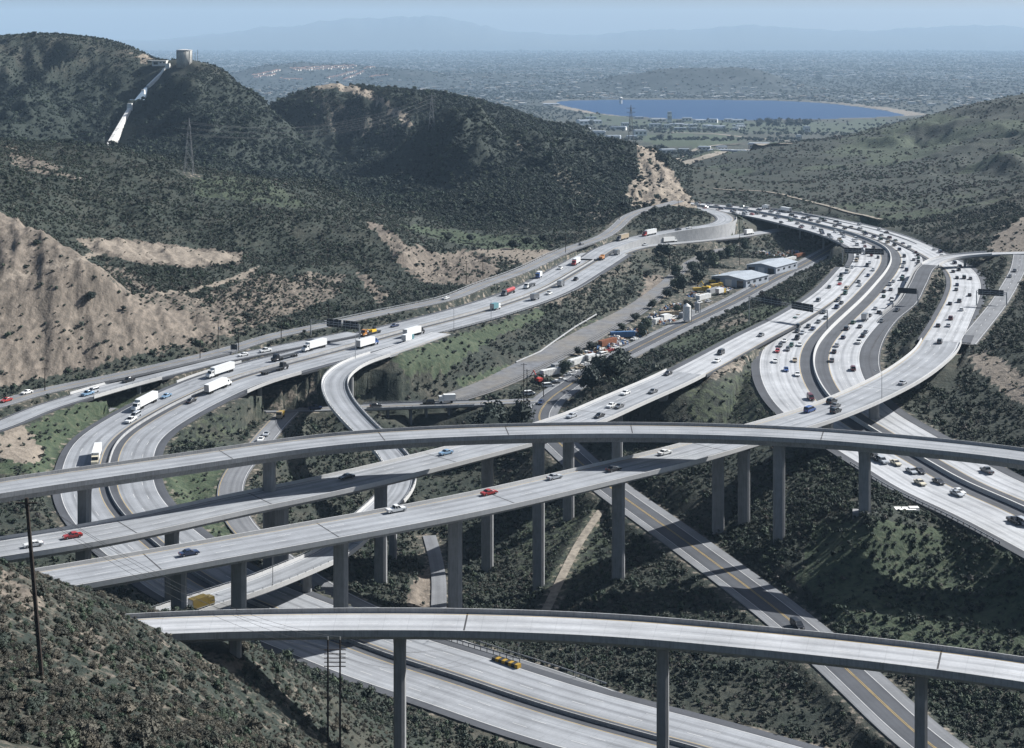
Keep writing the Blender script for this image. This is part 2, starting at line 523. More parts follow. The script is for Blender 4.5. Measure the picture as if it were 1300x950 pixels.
hills = """0 722 250;45 744 256;80 758 262;120 769 268;150 778 273;190 797 284;0 860 182;52 858 188;0 950 150;150 860 215;250 870 243;235 827 283;304 838 293;360 852 305;392 866 318;330 950 255;450 950 300;480 905 345;-200 640 235;-300 800 190;-150 950 130;600 990 320;-250 560 420
0 265 705;30 285 690;70 305 680;130 342 660;60 400 625;0 400 620;150 420 640;90 455 600;200 400 668;0 470 580;220 430 655;-60 250 720;-150 260 700;-160 450 590;-300 300 650
110 303 790;170 302 830;240 318 840;300 325 820;180 325 770;120 345 720;100 350 700;250 345 760;300 370 740;200 370 710;330 385 730
0 182 980;60 202 1000;130 190 1030;210 206 1050;250 232 1010;320 226 1080;380 236 1080;450 265 1040;500 287 980;560 302 960;600 326 930;640 340 890;0 225 860;80 245 880;160 265 880;250 275 900;350 275 920;420 300 900;470 290 930;380 340 830;450 350 830;520 350 850;580 352 870;-120 180 950;-300 170 900
460 285 920;490 320 890;550 330 900
0 46 2050;60 43 2050;130 49 2020;170 60 1980;190 74 1940;240 82 1930;262 84 1920;300 98 1880;340 126 1780;370 152 1700;390 186 1620;430 226 1500;460 246 1420;485 258 1350;-150 60 2000;-300 100 1900
100 120 1850;160 130 1800;60 140 1750;135 190 1600;200 150 1700;280 150 1700;330 190 1580;250 225 1400;180 215 1380;100 200 1350;20 190 1300;300 240 1300;380 240 1300;0 120 1800;440 258 1250;-150 170 1500
380 216 1770;412 238 1690;345 192 1890;310 172 1990;450 264 1540;430 205 1790;0 130 2600;200 200 2600;-200 120 2600;350 210 2400;300 190 2900
360 121 1950;400 110 1980;425 108 2000;470 112 1980;540 115 1950;600 126 1900;640 137 1850;680 162 1780;730 180 1700;790 184 1600;816 187 1540;835 215 1440;866 252 1330;893 278 1240
400 150 1880;440 190 1750;480 225 1550;500 260 1350;560 290 1130;520 150 1850;580 160 1700;620 168 1560;650 185 1480;680 200 1430;705 222 1360;740 255 1240;775 288 1110;600 210 1420;570 240 1300;620 260 1200;660 290 1070;640 305 1030;700 265 1190;760 240 1330;790 230 1400;740 210 1480;820 240 1330;840 262 1220;600 308 1020;560 310 990;800 262 1200
450 200 2600;600 210 2600;700 205 2400;780 212 2000;420 170 2400
870 215 1900;930 198 2000;1000 182 2080;1080 172 2150;1130 162 2200;1180 147 2230;1210 137 2230;1300 120 2250;1400 105 2250;1600 90 2100
900 240 1420;960 245 1400;1000 250 1340;1100 262 1230;1180 288 1080;1060 225 1560;1100 205 1750;1150 230 1480;1200 200 1650;1200 245 1280;1250 225 1420;1300 200 1520;1300 165 1850;1220 165 1950;1150 185 1950;1000 215 1700;1050 200 1850;950 222 1650;900 228 1560;1300 240 1230;1240 255 1190;1170 265 1190;1350 230 1200;1400 160 1700
1300 272 1000;1235 282 1010;1180 298 1030;1290 292 950;1240 305 960;1400 270 900;1300 308 910;1400 320 800;1320 350 790;1330 400 690;1290 385 720;1500 330 700
930 215 2800;1050 200 2900;1200 200 3000;1300 185 3000;1500 180 2800
820 230 1750;850 222 1900;880 205 2300;860 195 2600;800 190 2700;900 180 3100;840 178 3300;750 185 3000;850 168 3900;950 165 4000;1050 165 4000;1150 165 4000;780 165 3900;700 165 3700;600 165 3700;450 170 3500;250 180 3400;0 185 3200;-300 190 3200;1300 170 3800;1600 175 3600
760 160 4300;850 158 4500;950 158 4550;1050 157 4600;1120 154 4700;1180 150 4800;1300 155 4600;700 150 4800"""
for row in hills.replace('\n', ';').split(';'):
    u, v, Y = map(float, row.split()); CT.append(PY(u, v, Y))
# flat valley floor with low hills, then the far range
for Y, zz in ((5600, 2), (7000, 2), (9500, 3), (13000, 5), (18000, 5), (24000, 5)):
    for u in range(-700, 2100, 350): CT.append(((u - 650) / F * Y, Y, zz))
for key, r in R.items():
    if key in ('F1', 'F0'): continue
    stp = 14 if key not in ('GY',) else 12
    for i in range(0, len(r.p), stp):
        if r.flag[i] == 'g': CT.append(tuple(r.p[i] + np.array([0, 0, -0.4])))
CT = np.array(CT)
cu = CT[:, 0] / CT[:, 1] * F; cv = F * np.log(CT[:, 1]); cz = CT[:, 2]


def phi(r2): return np.sqrt(r2 + 25.0 ** 2)


n = len(CT)
D2 = (cu[:, None] - cu[None]) ** 2 + (cv[:, None] - cv[None]) ** 2
A = np.zeros((n + 3, n + 3))
A[:n, :n] = -phi(D2) + np.eye(n) * 6.0
A[:n, n] = 1; A[:n, n + 1] = cu / 1000; A[:n, n + 2] = cv / 1000
A[n:, :n] = A[:n, n:].T
W = np.linalg.solve(A, np.concatenate([cz, [0, 0, 0]]))

yy = [140.0]
while yy[-1] < 36000:
    y = yy[-1]
    yy.append(y * (1.009 if y < 250 else 1.0046 if y < 2300 else 1.011 if y < 9000 else 1.02))
yy = np.array(yy)
uu = np.concatenate([np.linspace(-700, -80, 40, endpoint=False), np.linspace(-80, 1380, 400, endpoint=False), np.linspace(1380, 2000, 41)])
NR, NC = len(yy), len(uu)
UU, YY = np.meshgrid(uu, yy)
XX = (UU - 650) / F * YY
VV = F * np.log(YY)
Z = np.zeros((NR, NC))
for r0 in range(0, NR, 16):
    a = UU[r0:r0 + 16] - 650; b = VV[r0:r0 + 16]
    acc = np.full(a.shape, W[n]) + W[n + 1] * a / 1000 + W[n + 2] * b / 1000
    d2 = (a[..., None] - cu) ** 2 + (b[..., None] - cv) ** 2
    acc -= phi(d2) @ W[:n]
    Z[r0:r0 + 16] = acc
# valley floor, reservoir basin, low hills in the valley, far mountain range
fl = sstep(4800, 6200, YY)
Z = Z * (1 - fl) + 3.0 * fl


def bump_hill(u, v, Y, ru, ry, p=1.0):
    h = (ZC - (v - VH) / F * Y) - 3.0
    cx = (u - 650) / F * Y
    q = ((XX - cx) / (ru / F * Y)) ** 2 + ((YY - Y) / ry) ** 2
    return h * np.exp(-q * p)


for a in ((880, 94, 7600, 85, 420), (800, 101, 7700, 70, 350), (960, 99, 7500, 55, 300), (640, 94, 9000, 60, 500), (600, 104, 8600, 70, 400), (440, 84, 9400, 120, 900), (350, 91, 8800, 70, 700), (720, 104, 8600, 60, 400), (760, 107, 8200, 80, 400), (1240, 102, 8200, 60, 400), (1180, 128, 5900, 60, 300), (520, 95, 8400, 60, 500)):
    Z += bump_hill(*a) * (1 + 0.25 * fbm(XX / 260, YY / 260, 4, 3))
mu = [-700, -200, 0, 190, 230, 300, 350, 440, 500, 540, 565, 610, 650, 700, 760, 800, 830, 900, 945, 1000, 1060, 1100, 1190, 1240, 1300, 1500, 2000]
mv = [40, 44, 48, 50, 46, 37, 30, 23, 18, 14, 17, 30, 37, 42, 44, 39, 36, 35, 29, 34, 37, 36, 32, 29, 34, 36, 42]
ridge = np.interp(UU, mu, mv)
hz = ZC - (ridge - VH) / F * 31000
rel = np.clip(1 - np.abs(YY - 31500) / 4200, 0, 1)
Z = np.maximum(Z, hz * (rel ** 0.8) * (0.90 + 0.15 * fbm(XX / 900, YY / 1800, 6, 9, 0.6, ridged=True)) * (rel > 0))

# erosion relief on the hills, none near the roads or on the flats
bestd = np.full((NR, NC), 1e4); zroad = np.zeros((NR, NC)); cutw = np.zeros((NR, NC))
for key, r in R.items():
    if key in ('F1', 'F0'): continue
    for i in range(len(r.p)):
        if r.flag[i] != 'g': continue
        x, y, z = r.p[i]
        hw = r.hw if key != 'GY' else GYW[i]
        reach = hw + 55
        a, b = np.searchsorted(yy, (y - reach, y + reach))
        ua, ub = 650 + (x - reach) / (y + reach) * F, 650 + (x + reach) / max(60.0, y - reach) * F
        c, d = np.searchsorted(uu, (min(ua, 650 + (x - reach) / max(60.0, y - reach) * F), max(ub, 650 + (x + reach) / (y + reach) * F)))
        if b <= a or d <= c: continue
        dd = np.hypot(XX[a:b, c:d] - x, YY[a:b, c:d] - y) - hw
        sub = bestd[a:b, c:d]
        mk = dd < sub
        sub[mk] = dd[mk]
        zroad[a:b, c:d][mk] = z
hill = sstep(12, 80, bestd) * sstep(300, 600, YY) * (1 - sstep(4300, 5000, YY))
slope = np.abs(np.gradient(Z, axis=0) / np.gradient(YY, axis=0)) + np.abs(np.gradient(Z, axis=1) / np.gradient(XX, axis=1))
sl = sstep(0.05, 0.4, slope)
wx = XX + 25 * fbm(XX / 120, YY / 120, 3, 21); wy = YY + 25 * fbm(XX / 120, YY / 120, 3, 22)
# the relief dies out along the crests, so that the skylines stay where they are
crest = np.full((NR, NC), 1e4)
for line in (((-150, 60, 2000), (0, 46, 2050), (60, 43, 2050), (130, 49, 2020), (190, 74, 1940), (262, 84, 1920), (300, 98, 1880), (340, 126, 1780), (390, 186, 1620), (430, 226, 1500), (485, 258, 1350)), ((360, 121, 1950), (425, 108, 2000), (540, 115, 1950), (640, 137, 1850), (730, 180, 1700), (816, 187, 1540), (866, 252, 1330)), ((870, 215, 1900), (1000, 182, 2080), (1130, 162, 2200), (1210, 137, 2230), (1400, 105, 2250)), ((0, 182, 980), (130, 190, 1030), (210, 206, 1050), (320, 226, 1080), (450, 265, 1040), (560, 302, 960))):
    q_ = [(a, F * math.log(c)) for (a, b, c) in line]
    for (ax, ay), (bx, by) in zip(q_[:-1], q_[1:]):
        dx, dy = bx - ax, by - ay
        t_ = np.clip(((UU - ax) * dx + (VV - ay) * dy) / (dx * dx + dy * dy), 0, 1)
        crest = np.minimum(crest, np.hypot(UU - ax - t_ * dx, VV - ay - t_ * dy))
hill = hill * (0.04 + 0.96 * sstep(15, 150, crest)) * np.where(UU > 860, 0.75, 1.0) * (1 - 0.75 * sstep(1100, 1250, UU) * sstep(1750, 1950, YY))
gul = fbm(wx / 105, wy / 150, 4, 31, 0.5, ridged=True)
amp = np.interp(YY, [300, 700, 1100, 1600, 2300, 4000], [2, 6, 14, 44, 48, 8])
low = fbm(wx / 260 + 5, wy / 330, 3, 33, 0.5, ridged=True)
Z += hill * (0.35 + 0.65 * sl) * np.interp(YY, [900, 1300, 1900, 2600, 4000], [0, 10, 22, 20, 4]) * (low - 0.1)
Z += hill * sl * amp * (gul - 0.25)
Z += hill * sl * np.interp(YY, [1000, 1600, 2300, 2600], [3, 15, 17, 4]) * (fbm(wx / 48, wy / 85, 3, 35, 0.5, ridged=True) - 0.2)
Z += hill * (0.25 + 0.75 * sl) * np.interp(YY, [300, 1000, 2300], [1.0, 2.5, 4.0]) * fbm(XX / 22, YY / 22, 4, 41)
Z += sstep(4, 20, bestd) * (YY < 900) * 0.7 * fbm(XX / 9, YY / 9, 4, 51)
nh = (1 - sstep(300, 360, YY)) * sstep(4, 25, bestd)
Z += nh * 2.2 * fbm(XX / 30, YY / 30, 4, 53)
# fit the ground to the roads: flat bench, then cut or fill slope
dz = np.abs(Z - zroad)
bl = np.clip(1.9 * dz, 5, 45)
w = 1 - sstep(1.2, 1.2 + bl, bestd)
w[bestd > 54] = 0
Z = Z * (1 - w) + (zroad - 0.35) * w
# the ground stays clear of every bridge deck
for key, r in R.items():
    for (fl_, i0_, i1_) in r.runs():
        if fl_ != 'b': continue
        for i in range(i0_, i1_ + 1):
            x, y, z = r.p[i]; hw = r.hw + 2.5
            edge_ = min(r.s[i] - r.s[i0_] if i0_ > 0 else 99, r.s[i1_] - r.s[i] if i1_ < len(r.p) - 1 else 99)
            clr = 1.0 + 3.2 * min(1.0, edge_ / 10.0)
            a, b = np.searchsorted(yy, (y - hw, y + hw)); c, d = np.searchsorted(uu, (650 + (x - hw) / y * F - 10, 650 + (x + hw) / y * F + 10))
            if b <= a or d <= c: continue
            m_ = np.hypot(XX[a:b, c:d] - x, YY[a:b, c:d] - y) < hw
            sub = Z[a:b, c:d]
            sub[m_] = np.minimum(sub[m_], z - clr)


def clear_line(pts, width):
    """keep plants away from a line"""
    pts = np.array(pts, float)
    for (ax, ay), (bx, by) in zip(pts[:-1], pts[1:]):
        m_ = (YY > min(ay, by) - 60) & (YY < max(ay, by) + 60)
        dx, dy = bx - ax, by - ay
        t_ = np.clip(((XX[m_] - ax) * dx + (YY[m_] - ay) * dy) / (dx * dx + dy * dy), 0, 1)
        bestd[m_] = np.minimum(bestd[m_], np.hypot(XX[m_] - ax - t_ * dx, YY[m_] - ay - t_ * dy) - width)


# reservoir basin
res_px = [(705, 131), (722, 136), (760, 144), (800, 149), (850, 151.5), (900, 153), (960, 153), (1020, 152), (1090, 151), (1130, 149), (1152, 147), (1128, 141.5), (1098, 137), (1060, 132.5), (1020, 129.5), (980, 128), (900, 127), (800, 127), (740, 127.5), (712, 128.6)]
RES = np.array([P(u, v, ZC - 0.0)[:2] for (u, v) in res_px])


def in_poly(px, py, poly):
    inside = np.zeros(px.shape, bool)
    j = len(poly) - 1
    for i in range(len(poly)):
        xi, yi = poly[i]; xj, yj = poly[j]
        c = ((yi > py) != (yj > py)) & (px < (xj - xi) * (py - yi) / (yj - yi + 1e-12) + xi)
        inside ^= c
        j = i
    return inside


def poly_dist(px, py, poly):
    d = np.full(px.shape, 1e9)
    for i in range(len(poly)):
        ax, ay = poly[i - 1]; bx, by = poly[i]
        dx, dy = bx - ax, by - ay
        t = np.clip(((px - ax) * dx + (py - ay) * dy) / (dx * dx + dy * dy), 0, 1)
        d = np.minimum(d, np.hypot(px - ax - t * dx, py - ay - t * dy))
    return d


win = (YY > 4000) & (YY < 7500)
sd = np.where(win, poly_dist(XX, YY, RES) * np.where(in_poly(XX, YY, RES), -1, 1), 1e4)
Z = np.where(sd < 260, np.minimum(Z, 1.5 + np.maximum(sd, 0) * 0.12 + 6 * sstep(60, 260, sd)), Z)
Z = np.where(sd < 30, np.clip(sd * 0.08, -6, 2.0), Z)
Z = np.where((YY > 3200) & (sd >= 0), np.maximum(Z, 1.2), Z)


def ground(x, y):
    """height of the terrain under a plan point"""
    y = np.asarray(y, float); x = np.asarray(x, float)
    u = 650 + x / y * F
    i = np.clip(np.searchsorted(yy, y) - 1, 0, NR - 2); j = np.clip(np.searchsorted(uu, u) - 1, 0, NC - 2)
    fy = np.clip((y - yy[i]) / (yy[i + 1] - yy[i]), 0, 1); fu = np.clip((u - uu[j]) / (uu[j + 1] - uu[j]), 0, 1)
    return (Z[i, j] * (1 - fy) + Z[i + 1, j] * fy) * (1 - fu) + (Z[i, j + 1] * (1 - fy) + Z[i + 1, j + 1] * fy) * fu


def grid_val(G, x, y):
    y = np.asarray(y, float); x = np.asarray(x, float)
    u = 650 + x / y * F
    i = np.clip(np.searchsorted(yy, y), 0, NR - 1); j = np.clip(np.searchsorted(uu, u), 0, NC - 1)
    return G[i, j]


CASC = None
# visible row of every terrain vertex (used to look up where a patch of ground lies)
PV = VH + (ZC - Z) / YY * F


def hit(u, v, ymin=150.0, ymax=34000.0):
    """first terrain point met along the line of sight through column u, row v"""
    j = int(np.clip(np.searchsorted(uu, u), 1, NC - 1)); t = (u - uu[j - 1]) / (uu[j] - uu[j - 1])
    col = PV[:, j - 1] * (1 - t) + PV[:, j] * t
    ok = np.where((col <= v) & (yy >= ymin) & (yy <= ymax))[0]
    i = ok[0] if len(ok) else NR - 1
    if i > 0 and col[i - 1] > v and yy[i - 1] >= ymin:
        k = (col[i - 1] - v) / (col[i - 1] - col[i] + 1e-9)
        y = yy[i - 1] + (yy[i] - yy[i - 1]) * k
    else: y = yy[i]
    x = (u - 650) / F * y
    return x, y, float(ground(x, y))


CASC = [hit(u, v, 1300, 2100) for (u, v) in ((213, 86), (187, 111), (165, 138), (135, 189))]
clear_line([(c[0], c[1]) for c in CASC], 7.0)
for (u_, v_, w_) in ((234, 82, 22), (203, 82, 18), (240, 222, 7), (925, 350, 26), (965, 335, 26)):
    h_ = hit(u_, v_); clear_line([h_[:2], (h_[0] + 1, h_[1] + 1)], w_)
clear_line([P(735, 470, 145)[:2], P(800, 436, 145)[:2], P(870, 395, 144.5)[:2], P(905, 378, 144)[:2]], 13)
clear_line([P(870, 395, 144.5)[:2], P(900, 362, 143)[:2], P(950, 362, 143)[:2], P(1000, 340, 143)[:2]], 11)
# ------------------------------------------------------------------ land cover
bare = np.zeros((NR, NC)); grass = np.zeros((NR, NC)); rock = np.zeros((NR, NC)); city = sstep(5200, 7200, YY) * (1 - sstep(27000, 28500, YY)); path = np.zeros((NR, NC)); dirt = np.zeros((NR, NC))
jx = 9 * fbm(XX / (YY * 0.012), np.log(YY) * 160, 4, 61); jy = 6 * fbm(XX / (YY * 0.012) + 50, np.log(YY) * 160, 4, 62)


def patch(G, poly, y0, y1, val=1.0, jit=1.0):
    q = np.array(poly, float)
    m = in_poly(UU + jx * jit, PV + jy * jit, q) & (YY > y0) & (YY < y1)
    G[m] = np.maximum(G[m], val)


# tan cut slopes on the left hill
patch(bare, [(-100, 250), (0, 262), (40, 285), (75, 303), (105, 318), (135, 338), (130, 352), (160, 375), (200, 385), (250, 400), (290, 410), (270, 425), (200, 440), (130, 462), (60, 480), (0, 492), (-100, 510)], 560, 720)
patch(bare, [(130, 330), (170, 345), (210, 370), (250, 378), (320, 352), (400, 345), (440, 350), (430, 375), (400, 388), (300, 425), (200, 450), (140, 440)], 560, 860, 0.62)
patch(bare, [(95, 302), (170, 303), (235, 314), (310, 320), (308, 335), (250, 340), (180, 337), (140, 325), (115, 317)], 700, 1000, 1.0, 0.25)
patch(dirt, [(100, 304), (170, 305), (235, 316), (306, 322), (304, 333), (250, 337), (180, 333), (142, 322)], 700, 1000, 0.75, 0.25)
patch(bare, [(462, 282), (480, 284), (520, 312), (560, 322), (600, 318), (628, 332), (640, 345), (610, 362), (580, 368), (545, 366), (520, 350), (490, 312)], 820, 1010)
patch(bare, [(452, 345), (470, 350), (500, 378), (480, 385)], 700, 900, 0.8)
patch(bare, [(0, 178), (40, 195), (100, 225), (110, 240), (70, 222), (20, 215)], 850, 1100, 0.6)
patch(grass, [(245, 225), (300, 224), (345, 228), (385, 255), (400, 268), (360, 262), (300, 255), (250, 250)], 850, 1150, 0.55)
# rocky cliffs and ridge edges
patch(rock, [(808, 184), (824, 187), (850, 212), (876, 250), (902, 284), (880, 288), (842, 290), (826, 275), (832, 264), (800, 264), (796, 240), (812, 222)], 1170, 1640, 1.0, 0.5)
patch(rock, [(700, 205), (720, 215), (760, 250), (790, 275), (775, 292), (735, 290), (728, 260), (705, 235)], 1050, 1500, 0.45)
patch(rock, [(398, 105), (430, 104), (470, 114), (503, 132), (529, 160), (520, 166), (497, 144), (464, 124), (428, 113), (400, 112)], 1650, 2060, 0.9, 0.3)
patch(bare, [(385, 112), (450, 125), (510, 160), (500, 185), (440, 175), (395, 150)], 1650, 2020, 0.45)
patch(rock, [(160, 60), (185, 70), (195, 78), (180, 80), (165, 68)], 1850, 2080, 0.7)
patch(rock, [(372, 160), (388, 178), (410, 205), (435, 228), (425, 222), (395, 190)], 1400, 1760, 0.5)
patch(rock, [(640, 170), (660, 190), (672, 200), (665, 182)], 1400, 1650, 0.6)
# grass banks
patch(grass, [(490, 452), (540, 436), (600, 420), (680, 395), (690, 402), (610, 440), (560, 478), (530, 480), (505, 470)], 600, 860, 0.95)
patch(grass, [(0, 560), (60, 528), (110, 510), (190, 505), (160, 525), (120, 552), (95, 590), (60, 602), (0, 600)], 470, 620, 0.75)
patch(dirt, [(0, 545), (30, 540), (55, 572), (52, 588), (20, 590), (0, 580)], 470, 620, 0.9)
patch(grass, [(205, 590), (240, 575), (300, 590), (285, 615), (275, 635), (225, 640), (205, 615)], 450, 620, 0.9)
patch(grass, [(240, 660), (300, 640), (310, 690), (260, 690)], 440, 520, 0.8)
patch(grass, [(200, 560), (230, 525), (300, 525), (320, 540), (280, 570), (240, 575)], 500, 640, 0.45)
patch(grass, [(580, 480), (660, 460), (760, 405), (790, 392), (800, 400), (700, 440), (650, 470), (590, 500)], 600, 900, 0.7)
patch(grass, [(500, 285), (560, 292), (640, 300), (700, 300), (690, 318), (620, 318), (560, 306)], 930, 1100, 0.7)
patch(dirt, [(600, 318), (650, 315), (715, 318), (690, 335), (640, 335)], 860, 1010, 0.8)
patch(bare, [(820, 345), (850, 355), (855, 370), (830, 390), (810, 390)], 800, 1000, 0.8)
patch(bare, [(690, 380), (740, 360), (800, 330), (810, 335), (750, 372), (700, 392)], 780, 1000, 0.5)
# right-hand slopes
patch(dirt, [(1255, 310), (1275, 290), (1300, 275), (1400, 262), (1400, 320), (1300, 322), (1262, 322)], 820, 1010, 0.9)
patch(bare, [(1180, 300), (1240, 280), (1300, 272), (1280, 292), (1240, 312), (1190, 312)], 900, 1060, 0.35)
patch(dirt, [(1232, 452), (1255, 445), (1275, 455), (1290, 470), (1300, 480), (1400, 540), (1400, 560), (1300, 517), (1265, 490), (1240, 470)], 520, 700, 1.0)
patch(bare, [(1140, 345), (1200, 345), (1195, 375), (1165, 385)], 740, 900, 0.5)
patch(dirt, [(0, 349), (70, 335), (125, 319), (152, 311), (152, 315), (125, 325), (70, 342), (0, 358)], 600, 860, 0.9, 0.3)
patch(dirt, [(175, 376), (240, 373), (320, 352), (330, 336), (300, 350), (240, 368), (178, 371)], 650, 900, 0.8, 0.3)
patch(bare, [(518, 745), (548, 718), (553, 770), (520, 778)], 400, 500, 0.9)
patch(dirt, [(900, 445), (945, 440), (950, 468), (905, 480), (880, 478)], 560, 720, 0.6)
patch(grass, [(870, 490), (955, 470), (985, 525), (960, 540), (870, 535)], 520, 660, 0.5)
patch(bare, [(-100, 700), (60, 735), (190, 790), (390, 860), (460, 960), (-100, 960)], 140, 330, 0.40)
patch(bare, [(0, 722), (30, 735), (62, 768), (50, 790), (20, 770), (0, 760)], 150, 300, 0.62)
patch(bare, [(90, 790), (125, 800), (150, 850), (120, 850)], 150, 300, 0.55)
patch(bare, [(250, 825), (300, 835), (330, 850), (290, 850)], 200, 320, 0.6)
patch(grass, [(1040, 660), (1120, 660), (1200, 670), (1320, 720), (1320, 880), (1200, 850), (1080, 800), (1010, 740)], 330, 470, 0.68)
patch(grass, [(680, 640), (760, 640), (780, 700), (720, 760), (660, 740), (650, 690)], 400, 540, 0.5)
patch(grass, [(840, 440), (940, 400), (1000, 372), (1015, 382), (960, 418), (880, 458)], 600, 900, 0.62)
patch(dirt, [(905, 412), (945, 398), (960, 404), (920, 420)], 600, 900, 0.6)
patch(grass, [(800, 170), (900, 170), (950, 175), (900, 190), (830, 185)], 2500, 4500, 0.8)
patch(grass, [(740, 135), (820, 152), (1000, 155), (1140, 150), (1100, 170), (850, 168), (740, 155)], 3600, 5200, 0.6)
patch(dirt, [(690, 120), (1000, 118), (1150, 140), (1200, 150), (1160, 152), (1100, 133), (1000, 125.5), (800, 124), (720, 126)], 5000, 7300, 0.45)
for key in ('R_dummy',): pass
# erosion rills on the bare slopes, ribs on the rock faces
nearr = sstep(2, 12, bestd)
Z += nearr * sstep(0.3, 0.9, bare) * (YY < 1020) * 2.4 * (fbm(XX / 9 + 0.04 * YY, YY / 42, 4, 57, 0.55, ridged=True) - 0.3)
Z += nearr * sstep(0.3, 0.9, bare) * (YY < 1020) * 0.9 * fbm(XX / 4, YY / 6, 3, 58)
Z += nearr * rock * (YY > 1100) * 6.0 * (fbm(XX / 11, YY / 60, 4, 59, 0.55, ridged=True) - 0.3)
PV = VH + (ZC - Z) / YY * F
slope2 = np.abs(np.gradient(Z, axis=0) / np.gradient(YY, axis=0)) + np.abs(np.gradient(Z, axis=1) / np.gradient(XX, axis=1))
bare = np.maximum(bare, 0.25 * sstep(0.9, 1.3, slope2) * (YY < 2400) * (YY > 500))
# bare verge beside the roads
verge = (1 - sstep(1.0, 5.0, bestd)) * (YY < 1400)
dirt = np.maximum(dirt, 0.42 * verge)
dirt = np.maximum(dirt, 0.75 * (sd > 0) * (sd < 60))
wood = (UU < 870) * sstep(1050, 1180, YY) * (1 - sstep(2600, 3000, YY)) * (1 - 0.75 * sstep(200, 235, Z))
wood = np.maximum(wood, 0.62 * (UU < 720) * sstep(640, 740, YY) * (YY < 1250))
wood = np.maximum(wood, 0.40 * (YY < 720) * sstep(3, 10, bestd))
wood = np.maximum(wood, 0.62 * (UU > 860) * sstep(1100, 1200, YY) * (YY < 2600))
right_hills = (UU > 860) & (YY > 1150) & (YY < 2600)
grass[right_hills] = np.maximum(grass[right_hills], (0.60 * sstep(-0.1, 0.35, fbm(XX / 110, YY / 110, 4, 71)))[right_hills])

t = NT('hill_ground')
p = t.pos()
n1 = t.noise(0.045, p, 6, 0.6); n2 = t.noise(0.4, p, 5, 0.65); n3 = t.noise(0.012, p, 4)
brush = t.ramp(n2, [(0.3, (0.016, 0.022, 0.018)), (0.5, (0.030, 0.037, 0.029)), (0.72, (0.058, 0.060, 0.046))])
brush2 = t.ramp(n2, [(0.3, (0.036, 0.037, 0.030)), (0.7, (0.088, 0.080, 0.062))])
base = t.mix(t.maprange(n1, 0.45, 0.65), brush, brush2)
streak = t.noise(0.5, t.scale(p, (1.0, 0.35, 0.12)), 6, 0.65)
tan = t.ramp(streak, [(0.28, (0.052, 0.045, 0.038)), (0.48, (0.118, 0.100, 0.082)), (0.7, (0.205, 0.172, 0.140))])
grs = t.ramp(n2, [(0.3, (0.024, 0.037, 0.023)), (0.5, (0.042, 0.059, 0.034)), (0.75, (0.085, 0.090, 0.058))])
stone = t.ramp(t.noise(0.22, t.scale(p, (1, 1, 0.3)), 8, 0.7), [(0.32, (0.075, 0.064, 0.052)), (0.5, (0.20, 0.168, 0.132)), (0.72, (0.35, 0.30, 0.24))])
pale = t.ramp(n2, [(0.3, (0.135, 0.115, 0.092)), (0.7, (0.24, 0.205, 0.168))])
edge = t.math('MULTIPLY', t.math('SUBTRACT', n2, 0.5), 1.3)


def msk(name): return t.maprange(t.math('ADD', t.attr(name), edge), 0.42, 0.62)


base = t.mix(t.math('MULTIPLY', t.attr('wood'), 0.97), base, t.ramp(n2, [(0.3, (0.010, 0.016, 0.014)), (0.7, (0.026, 0.034, 0.026))]))
c = t.mix(msk('grass'), base, grs)
c = t.mix(msk('bare'), c, tan)
c = t.mix(msk('rock'), c, stone)
c = t.mix(msk('dirt'), c, pale)
cn = t.noise(0.011, p, 8, 0.75)
cell = t.n('ShaderNodeTexVoronoi'); cell.inputs['Scale'].default_value = 0.02
t.t.links.new(p, cell.inputs['Vector'])
cty = t.ramp(cn, [(0.38, (0.009, 0.016, 0.016)), (0.52, (0.020, 0.028, 0.029)), (0.64, (0.05, 0.057, 0.060)), (0.78, (0.17, 0.175, 0.175))])
c = t.mix(t.attr('city'), c, cty)
t.color(c)
t.bump(t.math('ADD', n2, t.math('MULTIPLY', streak, 0.6)), 0.55, 1.4)
M['ground'] = t.m

me = bpy.data.meshes.new('ground')
co = np.stack([XX, YY, Z], -1).reshape(-1, 3).astype(np.float32)
me.vertices.add(len(co)); me.vertices.foreach_set('co', co.ravel())
idx = np.arange(NR * NC).reshape(NR, NC)
q = np.stack([idx[:-1, :-1], idx[:-1, 1:], idx[1:, 1:], idx[1:, :-1]], -1).reshape(-1, 4)
me.loops.add(q.size); me.loops.foreach_set('vertex_index', q.ravel().astype(np.int32))
me.polygons.add(len(q)); me.polygons.foreach_set('loop_start', np.arange(0, q.size, 4, dtype=np.int32))
me.polygons.foreach_set('use_smooth', np.ones(len(q), bool))
me.update(calc_edges=True)
for nm, G in (('wood', wood), ('bare', bare), ('grass', grass), ('rock', rock), ('city', city), ('dirt', dirt)):
    at_ = me.attributes.new(nm, 'FLOAT', 'POINT')
    at_.data.foreach_set('value', G.ravel().astype(np.float32))
me.materials.append(M['ground'])
g = link(bpy.data.objects.new('terrain', me))
tag(g, 'brush covered hills, cut slopes and valley floor', kind='structure')

# reservoir
t = NT('reservoir_water')
n = t.noise(0.02, t.scale(t.pos(), (0.3, 1, 1)), 4)
t.color((0.005, 0.036, 0.105)); t.set(Roughness=0.45)
t.b.inputs['Specular IOR Level'].default_value = 0.12
t.bump(t.noise(0.25, t.pos(), 4), 0.6, 1.2)
mb = MB()
cx, cy = RES.mean(0)
mb.poly([(cx + (x - cx) * 1.01, cy + (y - cy) * 1.01, 0.25) for (x, y) in RES])
tag(mb.build('reservoir_water', t.m), 'deep blue reservoir water', kind='structure')
# ------------------------------------------------------------------ road and bridge builders
def adopt(o, root):
    o.parent = root
    o.matrix_parent_inverse = Matrix.Translation(-root.location)
    return o


